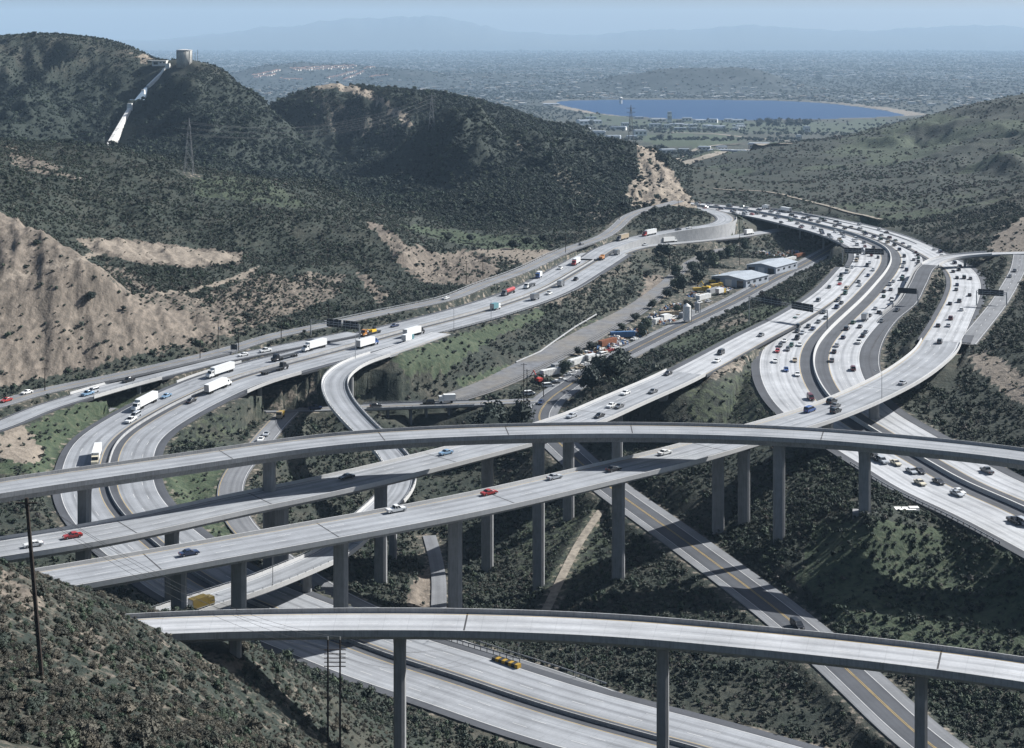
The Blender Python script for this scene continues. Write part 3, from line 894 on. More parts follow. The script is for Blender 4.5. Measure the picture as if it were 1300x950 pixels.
def sweep(mb, r, prof, i0, i1, mi=0, closed=True, caps=True, top=None, top_mi=0, du=0.0, dz=0.0):
    """loft a profile of (offset, z) along a road; edge index top carries the pavement UV"""
    n = len(prof)
    rows = [r.off(o, z + dz, i0, i1 + 1) for (o, z) in prof]
    s = r.s[i0:i1 + 1]
    for k in range(n if closed else n - 1):
        j = (k + 1) % n
        ua = [(prof[k][0] + du, x) for x in s]; ub = [(prof[j][0] + du, x) for x in s]
        if top is not None and k in top: mb.quad_strip(rows[k], rows[j], top_mi if np.isscalar(top_mi) else top_mi[top.index(k)], ua, ub)
        else: mb.quad_strip(rows[k], rows[j], mi)
    if caps and closed:
        mb.poly([rw[0] for rw in rows], mi); mb.poly([rw[-1] for rw in rows][::-1], mi)


def lines_mesh(r, i0, i1, lines, z=0.025):
    """painted lines: (offset, width, material index, dash) with dash None for solid"""
    mb = MB()
    s0, s1 = r.s[i0], r.s[i1]
    for (o, wd, mi, dash) in lines:
        if dash is None:
            mb.quad_strip(r.off(o - wd / 2, z, i0, i1 + 1), r.off(o + wd / 2, z, i0, i1 + 1), mi)
        else:
            x = s0 + (o * 3.1) % dash[1]
            while x + dash[0] < s1:
                a, ta = r.at(x); b, tb = r.at(x + dash[0])
                na = np.array([ta[1], -ta[0], 0]); nb = np.array([tb[1], -tb[0], 0])
                up = np.array([0, 0, z])
                mb.poly([a + na * (o - wd / 2) + up, a + na * (o + wd / 2) + up, b + nb * (o + wd / 2) + up, b + nb * (o - wd / 2) + up], mi)
                x += dash[1]
    return mb


PAV = [M['concrete_pavement'], M['asphalt_pavement'], M['worn_asphalt'], M['weathered_concrete']]
LINE = [M['white_paint'], M['yellow_paint']]
DASH = (3.7, 14.6)


def grade_road(key, i0, i1, bands, lines, name, label, z=0.0):
    r = R[key]
    mb = MB()
    for (o0, o1, mi) in bands:
        a = r.off(o0, z, i0, i1 + 1); b = r.off(o1, z, i0, i1 + 1)
        s = r.s[i0:i1 + 1]
        q = lambda o: [((o if np.isscalar(o) else 0.0), x) for x in s]
        mb.quad_strip(a, b, mi, q(o0), q(o1))
    # earth-side edge of the slab so that the pavement has thickness
    for o in (bands[0][0], bands[-1][1]):
        mb.quad_strip(r.off(o, z, i0, i1 + 1), r.off(o, z - 0.9, i0, i1 + 1), bands[0][2])
    o = mb.build(name, PAV)
    tag(o, label, kind='structure')
    if lines:
        l = lines_mesh(r, i0, i1, lines, 0.03 + z).build('lane_marking', LINE, o)
    return o


def pier(root, r, i, depth, size=(2.6, 3.4), off=0.0, foot=False, aligned=False):
    p = r.off(off, 0, i, i + 1)[0]
    t = r.t[i]
    # columns are set square to the valley, whatever the deck above does
    an = math.atan2(t[1], t[0]) if aligned else math.radians(-13)
    sx, sy = size
    ch = min(sx, sy) * 0.26
    zg = float(ground(p[0], p[1])) - 1.0
    zt = p[2] - depth + 0.05
    if zt - zg < 1.5: return
    prof = [(sx / 2 - ch, -sy / 2), (sx / 2, -sy / 2 + ch), (sx / 2, sy / 2 - ch), (sx / 2 - ch, sy / 2), (-sx / 2 + ch, sy / 2), (-sx / 2, sy / 2 - ch), (-sx / 2, -sy / 2 + ch), (-sx / 2 + ch, -sy / 2)]
    ca, sa = math.cos(an), math.sin(an)
    mb = MB()
    H = zt - zg
    rings = [(0, 1.0), (H - 2.2, 1.0), (H, 1.12)]
    vs = []
    for (h, k) in rings:
        vs.append([(p[0] + (x * ca - y * sa) * k, p[1] + (x * sa + y * ca) * k, zg + h) for (x, y) in prof])
    for a, b in zip(vs[:-1], vs[1:]):
        for j in range(8):
            jj = (j + 1) % 8
            mb.poly([a[j], a[jj], b[jj], b[j]])
    mb.poly(vs[-1])
    if foot:
        mb.box((p[0], p[1], zg - 1.0), (sx * 2.0, sy * 1.5, 2.6), rz=an)
    o = mb.build('pier', M['pier_concrete'])
    adopt(o, root)


def bridge(key, i0, i1, hw, depth, name, label, lines, piers=(), par_h=0.85, pav=0, cat='bridge', rail=False, bands=None, psize=(3.6, 2.4), joints=(), par_mat='bridge_concrete', shoulders=None, aligned=False):
    r = R[key]
    mid = (i0 + i1) // 2
    base = (float(r.p[mid][0]), float(r.p[mid][1]), float(ground(r.p[mid][0], r.p[mid][1])))
    root = empty(name, base)
    root['label'] = label; root['category'] = cat
    g1, g2 = hw * 0.62, hw * 0.52
    pw = 0.32
    tops = [(-hw, 0)] + ([(x, 0) for x in shoulders] if shoulders else []) + [(hw, 0)]
    prof = tops + [(hw, -0.36), (g1, -0.75), (g2, -depth), (-g2, -depth), (-g1, -0.75), (-hw, -0.36)]
    mb = MB()
    nt = len(tops) - 1
    pm = [pav] * nt if not shoulders else bands
    sweep(mb, r, prof, i0, i1, 4, top=list(range(nt)), top_mi=pm, du=1.8)
    adopt(mb.build('deck', PAV + [M['bridge_concrete']], recalc=False), root)
    for sgn in (-1, 1):
        o1 = sgn * (hw + 0.004); o0 = sgn * (hw - pw)
        mb = MB()
        sweep(mb, r, [(o0, -0.02), (sgn * (hw - pw + 0.10), par_h), (o1, par_h), (o1, -0.40)], i0, i1, 0)
        pr = adopt(mb.build('parapet', M[par_mat]), root)
        if rail:
            mb = MB()
            for k in range(i0, i1, 1):
                q = r.off(sgn * (hw - 0.12), 0, k, k + 1)[0]
                mb.box((q[0], q[1], q[2] + par_h - 0.02), (0.14, 0.14, 0.42))
            sweep(mb, r, [(sgn * (hw - 0.18), par_h + 0.36), (sgn * (hw - 0.06), par_h + 0.36), (sgn * (hw - 0.06), par_h + 0.46), (sgn * (hw - 0.18), par_h + 0.46)], i0, i1)
            adopt(mb.build('railing', M['galvanised']), root)
    if lines:
        adopt(lines_mesh(r, i0, i1, lines).build('lane_marking', LINE), root)
    pu = 650 + r.p[:, 0] / r.p[:, 1] * F
    for pp in piers:
        u, off = (pp, 0.0) if np.isscalar(pp) else pp[:2]
        k = i0 + int(np.argmin(np.abs(pu[i0:i1 + 1] - u)))
        pier(root, r, k, depth, psize, off, foot=(not np.isscalar(pp) and len(pp) > 2), aligned=aligned)
    for st in joints:
        k = i0 + int(np.argmin(np.abs(pu[i0:i1 + 1] - st)))
        a, t_ = r.at(r.s[k])
        mb = MB()
        n_ = np.array([t_[1], -t_[0], 0])
        w_ = np.array(t_) * 0.16
        up = np.array([0, 0, 0.018])
        e = hw - pw - 0.02
        mb.poly([a - n_ * e - w_ + up, a + n_ * e - w_ + up, a + n_ * e + w_ + up, a - n_ * e + w_ + up])
        adopt(mb.build('expansion_joint', M['joint_tar']), root)
    return root


flat_mat('galvanised', (0.32, 0.33, 0.34), 0.5, 0.1, 1.0, 0.4, 0.6)
flat_mat('dark_metal', (0.045, 0.047, 0.05), 0.6)


def run_idx(key, flag):
    return [(a, b) for (f, a, b) in R[key].runs() if f == flag]


# flyovers
a, b = run_idx('F1', 'b')[0]
bridge('F1', a, b, 6.8, 2.5, 'flyover_bridge', 'highest flyover, a long curved concrete ramp sweeping across the whole picture', [(-5.9, 0.16, 1, None), (5.6, 0.16, 0, None), (0.1, 0.12, 0, DASH)], (104, 341, 683, (990, 0), (1097, 0, 1), 1420), joints=(290, 480, 640, 800, 1045), psize=(3.4, 2.4), pav=3)
a, b = run_idx('F0', 'b')[0]
bridge('F0', a, b, 5.7, 1.9, 'flyover_bridge', 'nearest flyover, a pale curved ramp crossing the bottom of the view', [(-4.6, 0.15, 1, None), (4.7, 0.15, 0, None), (0.4, 0.12, 0, DASH)], (304, 515, 851, 1180, 1400), joints=(585, 1185), psize=(2.2, 1.9))
a, b = run_idx('F2', 'b')[0]
bridge('F2', a, b, 8.0, 2.3, 'flyover_bridge', 'straight flyover with scattered cars on tall piers, nearer of the parallel pair', [(-7.2, 0.16, 1, None), (6.6, 0.16, 0, None), (-3.2, 0.12, 0, DASH), (0.6, 0.12, 0, DASH)], (100, 223, 297, 432, 573, (783, 0), (915, -2.0), (930, 3.2), (1050, 0), (1108, 0), (1163, 0)), joints=(200, 420, 640, 900, 1120), pav=3, par_mat='pale_concrete')
(a2, b2) = run_idx('F2', 'g')[0]
grade_road('F2', a2, b2, [(-9.6, -7.4, 1), (-7.4, 7.4, 0), (7.4, 11.5, 1)], [(-7.2, 0.16, 1, None), (7.3, 0.16, 0, None), (-3.6, 0.12, 0, DASH), (0.0, 0.12, 0, DASH), (3.6, 0.12, 0, DASH)], 'freeway_connector', 'pale concrete connector lanes curving up beside the right freeway', 0.012)
a, b = run_idx('F3', 'b')[0]
bridge('F3', a, b, 8.0, 2.3, 'flyover_bridge', 'straight flyover behind its parallel twin, passing under the highest ramp', [(-6.6, 0.16, 0, None), (7.0, 0.16, 1, None), (-3.0, 0.12, 0, DASH), (0.7, 0.12, 0, DASH)], (110, 217, 360, 488, 622, 720, 785, 842), joints=(160, 330, 560, 760), pav=3, par_mat='pale_concrete')
(a3, b3) = run_idx('F3', 'g')[0]
grade_road('F3', a3, b3, [(-8.6, -5.6, 1), (-5.6, 7.6, 0), (7.6, 8.4, 1)], [(-5.5, 0.16, 0, None), (7.4, 0.16, 1, None), (-1.8, 0.12, 0, DASH), (2.0, 0.12, 0, DASH)], 'freeway_connector', 'pale connector lanes merging with the left side of the wide freeway', 0.016)
for a, b in run_idx('FR', 'b'):
    bridge('FR', a, b, 5.0, 1.7, 'ramp_bridge', 'narrow S-shaped ramp bridge leaving the truck freeway and ducking under the flyovers', [(-4.2, 0.15, 1, None), (4.0, 0.15, 0, None)], (386, 445, 500), joints=(440,), psize=(2.4, 1.8), rail=True, pav=3, par_mat='pale_concrete')
for k, (a, b) in enumerate(run_idx('FR', 'g')):
    grade_road('FR', a, b, [(-4.8, 4.8, 0)], [(-4.2, 0.15, 1, None), (4.0, 0.15, 0, None)], 'ramp', ('ramp lane splitting off the truck freeway', 'ramp lane running down behind the near hillside')[k], 0.014)

# truck freeway on the left
MBANDS = [(-17, -14.6, 1), (-14.6, -2.6, 3), (-2.6, 2.6, 1), (2.6, 14.2, 3), (14.2, 17, 1)]
MLINES = [(-14.4, 0.16, 0, None), (-2.8, 0.16, 1, None), (2.8, 0.16, 1, None), (14.0, 0.16, 0, None), (-10.6, 0.12, 0, DASH), (-6.7, 0.12, 0, DASH), (6.6, 0.12, 0, DASH), (10.4, 0.12, 0, DASH)]
for k, (a, b) in enumerate(run_idx('M', 'g')):
    grade_road('M', a, b, MBANDS, MLINES, 'freeway', ('divided freeway curving under the flyovers at lower left', 'divided freeway of trucks climbing away beside the tan hill')[k])
for a, b in run_idx('M', 'b'):
    bridge('M', a, b, 17.0, 2.0, 'overpass_bridge', 'wide freeway overpass above a small undercrossing street, left side', MLINES, ((277, 9), (277, -6), (309, 9), (309, -6)), shoulders=[-14.6, -2.6, 2.6, 14.2], bands=[1, 3, 1, 3, 1], psize=(1.6, 1.2), par_mat='pale_concrete')
MLN = [(-5.4, 0.16, 0, None), (5.4, 0.16, 1, None), (-1.6, 0.12, 0, DASH), (2.0, 0.12, 0, DASH)]
grade_road('MU', 0, len(R['MU'].p) - 1, [(-7.2, -5.5, 1), (-5.5, 5.5, 3), (5.5, 7.2, 1)], MLN, 'freeway', 'upper carriageway of the truck freeway bending behind the rock cliff', 0.01)
grade_road('ML', 0, len(R['ML'].p) - 1, [(-7.2, -5.5, 1), (-5.5, 5.5, 3), (5.5, 7.2, 1)], MLN, 'freeway', 'lower carriageway of the truck freeway dropping under the wide freeway', 0.006)
for k, (a, b) in enumerate(run_idx('LU', 'g')):
    grade_road('LU', a, b, [(-5.6, -4.0, 1), (-4.0, 4.0, 3), (4.0, 5.6, 1)], [(-3.9, 0.16, 0, None), (3.9, 0.16, 0, None), (0, 0.12, 0, DASH)], 'ramp', ('off ramp lanes left of the small overpass', 'off ramp lanes peeling away from the truck freeway')[k], 0.008)
for a, b in run_idx('LU', 'b'):
    bridge('LU', a, b, 5.8, 1.6, 'overpass_bridge', 'small ramp overpass above the dark undercrossing beside grass, far left', [(-3.9, 0.16, 0, None), (3.9, 0.16, 0, None)], ((166, 3), (166, -3)), pav=3, psize=(1.4, 1.0), par_mat='pale_concrete', rail=True)
grade_road('FRD', 0, len(R['FRD'].p) - 1, [(-4.4, 4.4, 2)], [(0, 0.2, 1, None), (-3.9, 0.12, 0, None), (3.9, 0.12, 0, None)], 'road', 'two lane frontage road along the foot of the tan hill')
grade_road('SR1', 0, len(R['SR1'].p) - 1, [(-4.2, 4.2, 2)], [(-3.7, 0.14, 1, None), (3.7, 0.14, 0, None)], 'road', 'narrow ramp road curving down between the truck freeway and the creek', 0.004)
for k, (a, b) in enumerate(run_idx('UC', 'g')):
    grade_road('UC', a, b, [(-3.8, 3.8, 2)], [(0, 0.2, 1, None)], 'road', ('short street joining the creek bridge to the canyon road', 'small street passing under the truck freeway')[k], 0.002)
for a, b in run_idx('UC', 'b'):
    bridge('UC', a, b, 4.4, 1.2, 'road_bridge', 'short low bridge over the creek gully between trees and S-shaped ramp', [(0, 0.2, 1, None)], (491, 518, 545, 572), pav=2, psize=(0.9, 3.2), aligned=True, rail=True, par_h=0.5)
SFB = [(-7, -4.6, 2), (-4.6, 3.9, 1), (3.9, 7.0, 2)]
grade_road('SF', 0, len(R['SF'].p) - 1, SFB, [(-0.2, 0.14, 1, None), (0.2, 0.14, 1, None), (-4.4, 0.15, 0, None), (3.8, 0.15, 0, None)], 'road', 'canyon road with yellow centre line running under the flyovers', 0.006)
grade_road('CR', 0, len(R['CR'].p) - 1, [(-2.2, 2.2, 2)], None, 'service_road', 'narrow grey service road beside the creek bank')
r = R['DP']; mb = MB(); mb.quad_strip(r.off(-1.3), r.off(1.3)); flat_mat('pale_dirt', (0.22, 0.195, 0.16), 0.95, 0.35, 0.6)
tag(mb.build('dirt_path', M['pale_dirt']), 'pale dirt path climbing the slope between the tall piers', kind='structure')
# gravel yard beside the railway
r = R['GY']
mb = MB()
mb.quad_strip(r.off(-GYW, 0.0), r.off(GYW, 0.0), 0, [(0, x) for x in r.s], [(10, x) for x in r.s])
t = NT('grey_gravel')
nn = t.noise(0.3, t.pos(), 6, 0.7); n2_ = t.noise(0.05, t.pos(), 4)
t.color(t.mix(t.maprange(n2_, 0.4, 0.65), t.ramp(nn, [(0.3, (0.095, 0.10, 0.11)), (0.7, (0.17, 0.176, 0.188))]), t.ramp(nn, [(0.3, (0.12, 0.112, 0.10)), (0.7, (0.19, 0.178, 0.16))])))
M['gravel'] = t.m
tag(mb.build('gravel_yard', M['gravel']), 'grey gravel strip between the brush bank and the scrap yard', kind='structure')
rail_root = empty('railway_track', tuple(r.p[20]))
tag(rail_root, 'single railway track along the scrap yard edge of the gravel strip', 'railway')
for sgn in (-0.72, 0.72):
    mb = MB(); o = GYW * 0.62 + sgn
    A_ = r.off(o - 0.07, 0.22); B_ = r.off(o + 0.07, 0.22); C_ = r.off(o + 0.07, 0.02); D_ = r.off(o - 0.07, 0.02)
    for x, y in ((A_, B_), (B_, C_), (D_, A_)): mb.quad_strip(x, y)
    adopt(mb.build('rail', M['galvanised']), rail_root)
mb = MB(); o = GYW * 0.62
mb.quad_strip(r.off(o - 1.5, 0.06), r.off(o + 1.5, 0.06))
flat_mat('dark_ballast', (0.085, 0.082, 0.08), 0.95, 0.3, 0.8)
adopt(mb.build('ballast_bed', M['dark_ballast']), rail_root)

# wide freeway on the right
IB = [(-24.5, -21.2, 1), (-21.2, -5.4, 0), (-5.4, 5.7, 1), (5.7, 17.9, 0), (17.9, 22.0, 1)]
IL = [(-21.0, 0.16, 0, None), (-5.6, 0.18, 1, None), (5.9, 0.18, 1, None), (17.7, 0.16, 0, None), (-17.2, 0.12, 0, DASH), (-13.4, 0.12, 0, DASH), (-9.6, 0.12, 0, DASH), (9.7, 0.12, 0, DASH), (13.6, 0.12, 0, DASH)]
for k, (a, b) in enumerate(run_idx('I5', 'g')):
    grade_road('I5', a, b, IB, IL, 'freeway', ('wide busy freeway curving through the right of the view', 'far end of the wide freeway below the green hills')[k])
for a, b in run_idx('I5', 'b'):
    bridge('I5', a, b, 24.0, 2.2, 'freeway_bridge', 'broad freeway bridge full of cars above the scrap yard end of the canyon road', IL, tuple((u, o) for u in (1100, 1070, 1040, 1010, 975) for o in (-14, -4, 6, 16)), shoulders=[-21.2, -5.4, 5.7, 17.9], bands=[1, 0, 1, 0, 1], psize=(1.4, 1.8))
for k, (a, b) in enumerate(run_idx('OB', 'g')):
    grade_road('OB', a, b, [(-4.4, 4.4, 0 if k == 0 else 1)], [(-3.8, 0.15, 0, None), (3.8, 0.15, 0, None)], 'ramp', ('hillside approach of the small overpass at right', 'grey ramp lane coming down beside the wide freeway')[k], 0.02)
for a, b in run_idx('OB', 'b'):
    bridge('OB', a, b, 4.8, 1.5, 'overpass_bridge', 'small pale curved overpass bridging the connector lanes at upper right', [(-3.8, 0.15, 0, None), (3.8, 0.15, 0, None)], (1226,), psize=(1.3, 2.4), par_mat='pale_concrete')
grade_road('ER', 0, len(R['ER'].p) - 1, [(-4.0, 4.0, 2)], [(-3.6, 0.14, 0, None), (3.6, 0.14, 0, None), (0, 0.14, 0, DASH)], 'ramp', 'grey two lane ramp at the right edge joining the connector', 0.018)

# median barriers and retaining walls
def barrier(key, o, name, label, h=0.95, w0=0.6, w1=0.25, runs=None, mat='pale_concrete'):
    r = R[key]
    for (i0, i1) in (runs or [(0, len(r.p) - 1)]):
        mb = MB()
        sweep(mb, r, [(o - w0 / 2, -0.1), (o - w1 / 2, h), (o + w1 / 2, h), (o + w0 / 2, -0.1)], i0, i1)
        tag(mb.build(name, M[mat]), label, 'barrier')


barrier('I5', 0.0, 'median_barrier', 'pale concrete median barrier of the wide freeway', 1.3, 0.9, 0.5)
barrier('M', 0.0, 'median_barrier', 'concrete median barrier of the truck freeway', 0.8, 0.6, 0.25, mat='bridge_concrete')


def wall_strip(pa, top, bot, th, name, label, mat='pale_concrete'):
    """vertical wall along the plan polyline pa"""
    pa = np.array(pa, float)
    t = np.gradient(pa, axis=0); t /= np.linalg.norm(t, axis=1)[:, None]
    nrm = np.stack([t[:, 1], -t[:, 0]], 1) * th
    mb = MB()
    A0 = [(x, y, z) for (x, y), z in zip(pa, bot)]; A1 = [(x, y, z) for (x, y), z in zip(pa, top)]
    B0 = [(x, y, z) for (x, y), z in zip(pa + nrm, bot)]; B1 = [(x, y, z) for (x, y), z in zip(pa + nrm, top)]
    mb.quad_strip(A0, A1); mb.quad_strip(A1, B1); mb.quad_strip(B1, B0)
    mb.poly([A0[0], B0[0], B1[0], A1[0]]); mb.poly([A0[-1], A1[-1], B1[-1], B0[-1]])
    return tag(mb.build(name, M[mat]), label, 'wall')


r = R['MU']
k0, k1 = int(len(r.p) * 0.10), int(len(r.p) * 0.64)
q = r.off(7.5, 0, k0, k1)
lowz = [float(np.interp(x, R['ML'].p[:, 0], R['ML'].p[:, 2])) - 1.0 for x in q[:, 0]]
wall_strip(q[:, :2], q[:, 2] + 1.0, np.minimum(np.array(lowz), q[:, 2] - 0.5), 0.5, 'retaining_wall', 'long pale retaining wall between the two truck carriageways below the cliff', 'bridge_concrete')
r = R['OB']
gi = run_idx('OB', 'g')[1]
q = r.off(5.0, 0, gi[0], gi[0] + (gi[1] - gi[0]) // 2)
wall_strip(q[:, :2], q[:, 2] + 0.9, q[:, 2] - 7.0, 0.5, 'retaining_wall', 'retaining wall carrying the ramp down from the small overpass', 'bridge_concrete')
# ------------------------------------------------------------------ vegetation
def leaf_mat(name, cols, rough=0.75):
    t = NT(name)
    oi = t.n('ShaderNodeObjectInfo')
    n = t.noise(0.35, t.pos(), 3)
    k = t.math('ADD', t.math('MULTIPLY', oi.outputs['Random'], 0.7), t.math('MULTIPLY', n, 0.3))
    st = [(i / (len(cols) - 1) * 0.8 + 0.1, c) for i, c in enumerate(cols)]
    t.color(t.ramp(k, st))
    t.set(Roughness=rough)
    M[name] = t.m


leaf_mat('sage_leaves', [(0.022, 0.032, 0.026), (0.040, 0.052, 0.042), (0.064, 0.077, 0.062), (0.098, 0.100, 0.080)])
leaf_mat('dark_leaves', [(0.009, 0.016, 0.014), (0.015, 0.025, 0.020), (0.024, 0.036, 0.026)])
leaf_mat('green_leaves', [(0.022, 0.037, 0.026), (0.038, 0.057, 0.037), (0.062, 0.080, 0.050)])
leaf_mat('dry_leaves', [(0.030, 0.033, 0.027), (0.050, 0.050, 0.040), (0.076, 0.071, 0.055), (0.105, 0.093, 0.070)])
leaf_mat('brown_twigs', [(0.040, 0.039, 0.036), (0.064, 0.060, 0.052), (0.092, 0.082, 0.068)])
flat_mat('bark', (0.09, 0.07, 0.05), 0.95, 0.3, 3.0)


def leaf_cloud(seed, lumps, nleaf, leaf, core=True, flatten=0.8):
    """leaf-sized quads spread through a cluster of lumps; unit size about 1 m wide, base at z = 0"""
    g = np.random.default_rng(seed)
    mb = MB()
    L = []
    for _ in range(lumps):
        a = g.uniform(0, 2 * math.pi); rr = g.uniform(0, 0.27)
        L.append((rr * math.cos(a), rr * math.sin(a), g.uniform(0.22, 0.62) * flatten, g.uniform(0.17, 0.30)))
    for k in range(nleaf):
        x, y, z, r = L[k % lumps]
        d = g.normal(size=3); d /= np.linalg.norm(d)
        if d[2] < -0.5: d[2] *= -1
        p = np.array([x, y, z]) + d * r * g.uniform(0.72, 1.08) * np.array([1, 1, 0.85])
        p[2] = max(0.02, p[2])
        nrm = d + g.normal(size=3) * 0.55; nrm /= np.linalg.norm(nrm)
        a = np.cross(nrm, g.normal(size=3)); a /= np.linalg.norm(a); b = np.cross(nrm, a)
        s = leaf * g.uniform(0.6, 1.35)
        mb.poly([p - a * s, p - b * s * 0.7, p + a * s, p + b * s * 0.7])
    if core:
        for (x, y, z, r) in L:
            n0 = len(mb.v)
            q = r * 0.80
            for (dx, dy, dz) in ((1, 0, 0), (0, 1, 0), (-1, 0, 0), (0, -1, 0), (0, 0, 0.85), (0, 0, -0.85)):
                mb.v.append((x + dx * q, y + dy * q, max(0.0, z + dz * q)))
            for f in ((0, 1, 4), (1, 2, 4), (2, 3, 4), (3, 0, 4), (1, 0, 5), (2, 1, 5), (3, 2, 5), (0, 3, 5)):
                mb.f.append(tuple(n0 + i for i in f)); mb.m.append(0); mb.uv.append(None)
    return mb


TPL = {}


def template(coll, mb, mat, name):
    o = bpy.data.objects.new(name, mb.mesh(name, M[mat]))
    coll.objects.link(o)
    return o


def scatter(name, label, pts, scl, templates, kind='stuff'):
    """one object of countless plants: instances of the template collection on a point cloud"""
    n = len(pts)
    me = bpy.data.meshes.new(name)
    me.vertices.add(n); me.vertices.foreach_set('co', np.asarray(pts, np.float32).ravel())
    for nm, typ, dat in (('rot', 'FLOAT', rng.uniform(0, 6.28, n)), ('pick', 'INT', rng.integers(0, len(templates.objects), n))):
        a = me.attributes.new(nm, typ, 'POINT'); a.data.foreach_set('value', dat.astype(np.float32 if typ == 'FLOAT' else np.int32))
    a = me.attributes.new('scl', 'FLOAT_VECTOR', 'POINT'); a.data.foreach_set('vector', np.asarray(scl, np.float32).ravel())
    o = link(bpy.data.objects.new(name, me))
    ng = bpy.data.node_groups.new(name, 'GeometryNodeTree')
    ng.interface.new_socket('Geometry', in_out='INPUT', socket_type='NodeSocketGeometry')
    ng.interface.new_socket('Geometry', in_out='OUTPUT', socket_type='NodeSocketGeometry')
    N = ng.nodes; Lk = ng.links
    gi = N.new('NodeGroupInput'); go = N.new('NodeGroupOutput')
    m2p = N.new('GeometryNodeMeshToPoints')
    ci = N.new('GeometryNodeCollectionInfo'); ci.inputs['Collection'].default_value = templates
    ci.inputs['Separate Children'].default_value = True; ci.inputs['Reset Children'].default_value = True
    iop = N.new('GeometryNodeInstanceOnPoints'); iop.inputs['Pick Instance'].default_value = True

    def named(nm, typ):
        a = N.new('GeometryNodeInputNamedAttribute'); a.data_type = typ; a.inputs['Name'].default_value = nm
        return [s for s in a.outputs if s.enabled and s.name == 'Attribute'][0]
    cb = N.new('ShaderNodeCombineXYZ')
    Lk.new(named('rot', 'FLOAT'), cb.inputs['Z'])
    e2r = N.new('FunctionNodeEulerToRotation'); Lk.new(cb.outputs[0], e2r.inputs[0])
    Lk.new(gi.outputs[0], m2p.inputs['Mesh']); Lk.new(m2p.outputs[0], iop.inputs['Points'])
    Lk.new(ci.outputs[0], iop.inputs['Instance']); Lk.new(named('pick', 'INT'), iop.inputs['Instance Index'])
    Lk.new(e2r.outputs[0], iop.inputs['Rotation']); Lk.new(named('scl', 'FLOAT_VECTOR'), iop.inputs['Scale'])
    Lk.new(iop.outputs[0], go.inputs[0])
    md = o.modifiers.new('scatter', 'NODES'); md.node_group = ng
    tag(o, label, kind=kind)
    return o


TB = bpy.data.collections.new('shrub_templates')
for k in range(5): template(TB, leaf_cloud(100 + k, 4, 64, 0.085), 'sage_leaves', 'shrub')
for k in range(2): template(TB, leaf_cloud(110 + k, 4, 64, 0.085), 'green_leaves', 'shrub')
template(TB, leaf_cloud(120, 3, 40, 0.10), 'dark_leaves', 'shrub')
template(TB, leaf_cloud(121, 3, 40, 0.07), 'brown_twigs', 'shrub')
TN = bpy.data.collections.new('near_shrub_templates')
for k in range(4): template(TN, leaf_cloud(140 + k, 8, 420, 0.030), ('sage_leaves', 'dry_leaves', 'dry_leaves', 'dry_leaves')[k], 'shrub')
template(TN, leaf_cloud(146, 8, 420, 0.030), 'green_leaves', 'shrub')
template(TN, leaf_cloud(147, 7, 320, 0.024, core=False), 'brown_twigs', 'shrub')
TO = bpy.data.collections.new('scrub_oak_templates')
for k in range(5): template(TO, leaf_cloud(200 + k, 6, 120, 0.065, flatten=1.0), 'dark_leaves', 'scrub_oak')
template(TO, leaf_cloud(206, 6, 120, 0.065, flatten=1.0), 'green_leaves', 'scrub_oak')
TG = bpy.data.collections.new('thicket_templates')
for k in range(3): template(TG, leaf_cloud(230 + k, 6, 120, 0.065, flatten=0.9), 'green_leaves', 'thicket_shrub')
for k in range(2): template(TG, leaf_cloud(236 + k, 6, 120, 0.065, flatten=0.9), 'dark_leaves', 'thicket_shrub')
template(TG, leaf_cloud(239, 5, 100, 0.07, flatten=0.9), 'sage_leaves', 'thicket_shrub')
TR = bpy.data.collections.new('hill_brush_templates')
for k in range(3): template(TR, leaf_cloud(300 + k, 5, 90, 0.075, flatten=0.9), 'brown_twigs', 'hill_brush')
for k in range(2): template(TR, leaf_cloud(306 + k, 5, 90, 0.075, flatten=0.9), 'green_leaves', 'hill_brush')
template(TR, leaf_cloud(309, 5, 90, 0.075), 'green_leaves', 'hill_brush')

# keep plants off bridge decks that run close above the ground
bmask = np.full((NR, NC), 1e4); bz = np.zeros((NR, NC))
for key, r in R.items():
    for i in range(len(r.p)):
        if r.flag[i] != 'b': continue
        x, y, z = r.p[i]; hw = r.hw + 3
        a, b = np.searchsorted(yy, (y - hw, y + hw)); c, d = np.searchsorted(uu, (650 + (x - hw) / y * F - 8, 650 + (x + hw) / y * F + 8))
        if b > a and d > c:
            sub = bmask[a:b, c:d]; clr = z - 3.0 - Z[a:b, c:d]
            mk = clr < sub
            sub[mk] = clr[mk]


def plants(u0, u1, y0, y1, n, keep):
    u = rng.uniform(u0, u1, n); ly = rng.uniform(math.log(y0), math.log(y1), n)
    y = np.exp(ly); x = (u - 650) / F * y
    b = grid_val(bestd, x, y); cl = grid_val(bmask, x, y)
    ba, gr, ro, di = (grid_val(G, x, y) for G in (bare, grass, rock, dirt))
    k = keep(x, y, ba, gr, ro, di) * (b > 2.2) * (cl > 3.5)
    m = rng.uniform(0, 1, n) < k
    return x[m], y[m], u[m]


def place(x, y, size, flat=(0.75, 1.1), sink=0.08):
    z = ground(x, y) - sink * size
    s = np.stack([size, size, size * rng.uniform(flat[0], flat[1], len(x))], 1)
    return np.stack([x, y, z], 1), s


def cover(x, y, ba, gr, ro, di):
    nz = fbm(x / 28, y / 28, 3, 81)
    base = 0.35 + 0.65 * sstep(-0.35, 0.25, nz)
    return base * (1 - 0.86 * sstep(0.45, 0.9, ba)) * (1 - 0.80 * sstep(0.3, 0.8, gr)) * (1 - 0.9 * sstep(0.3, 0.8, ro)) * (1 - 0.85 * sstep(0.3, 0.7, di))


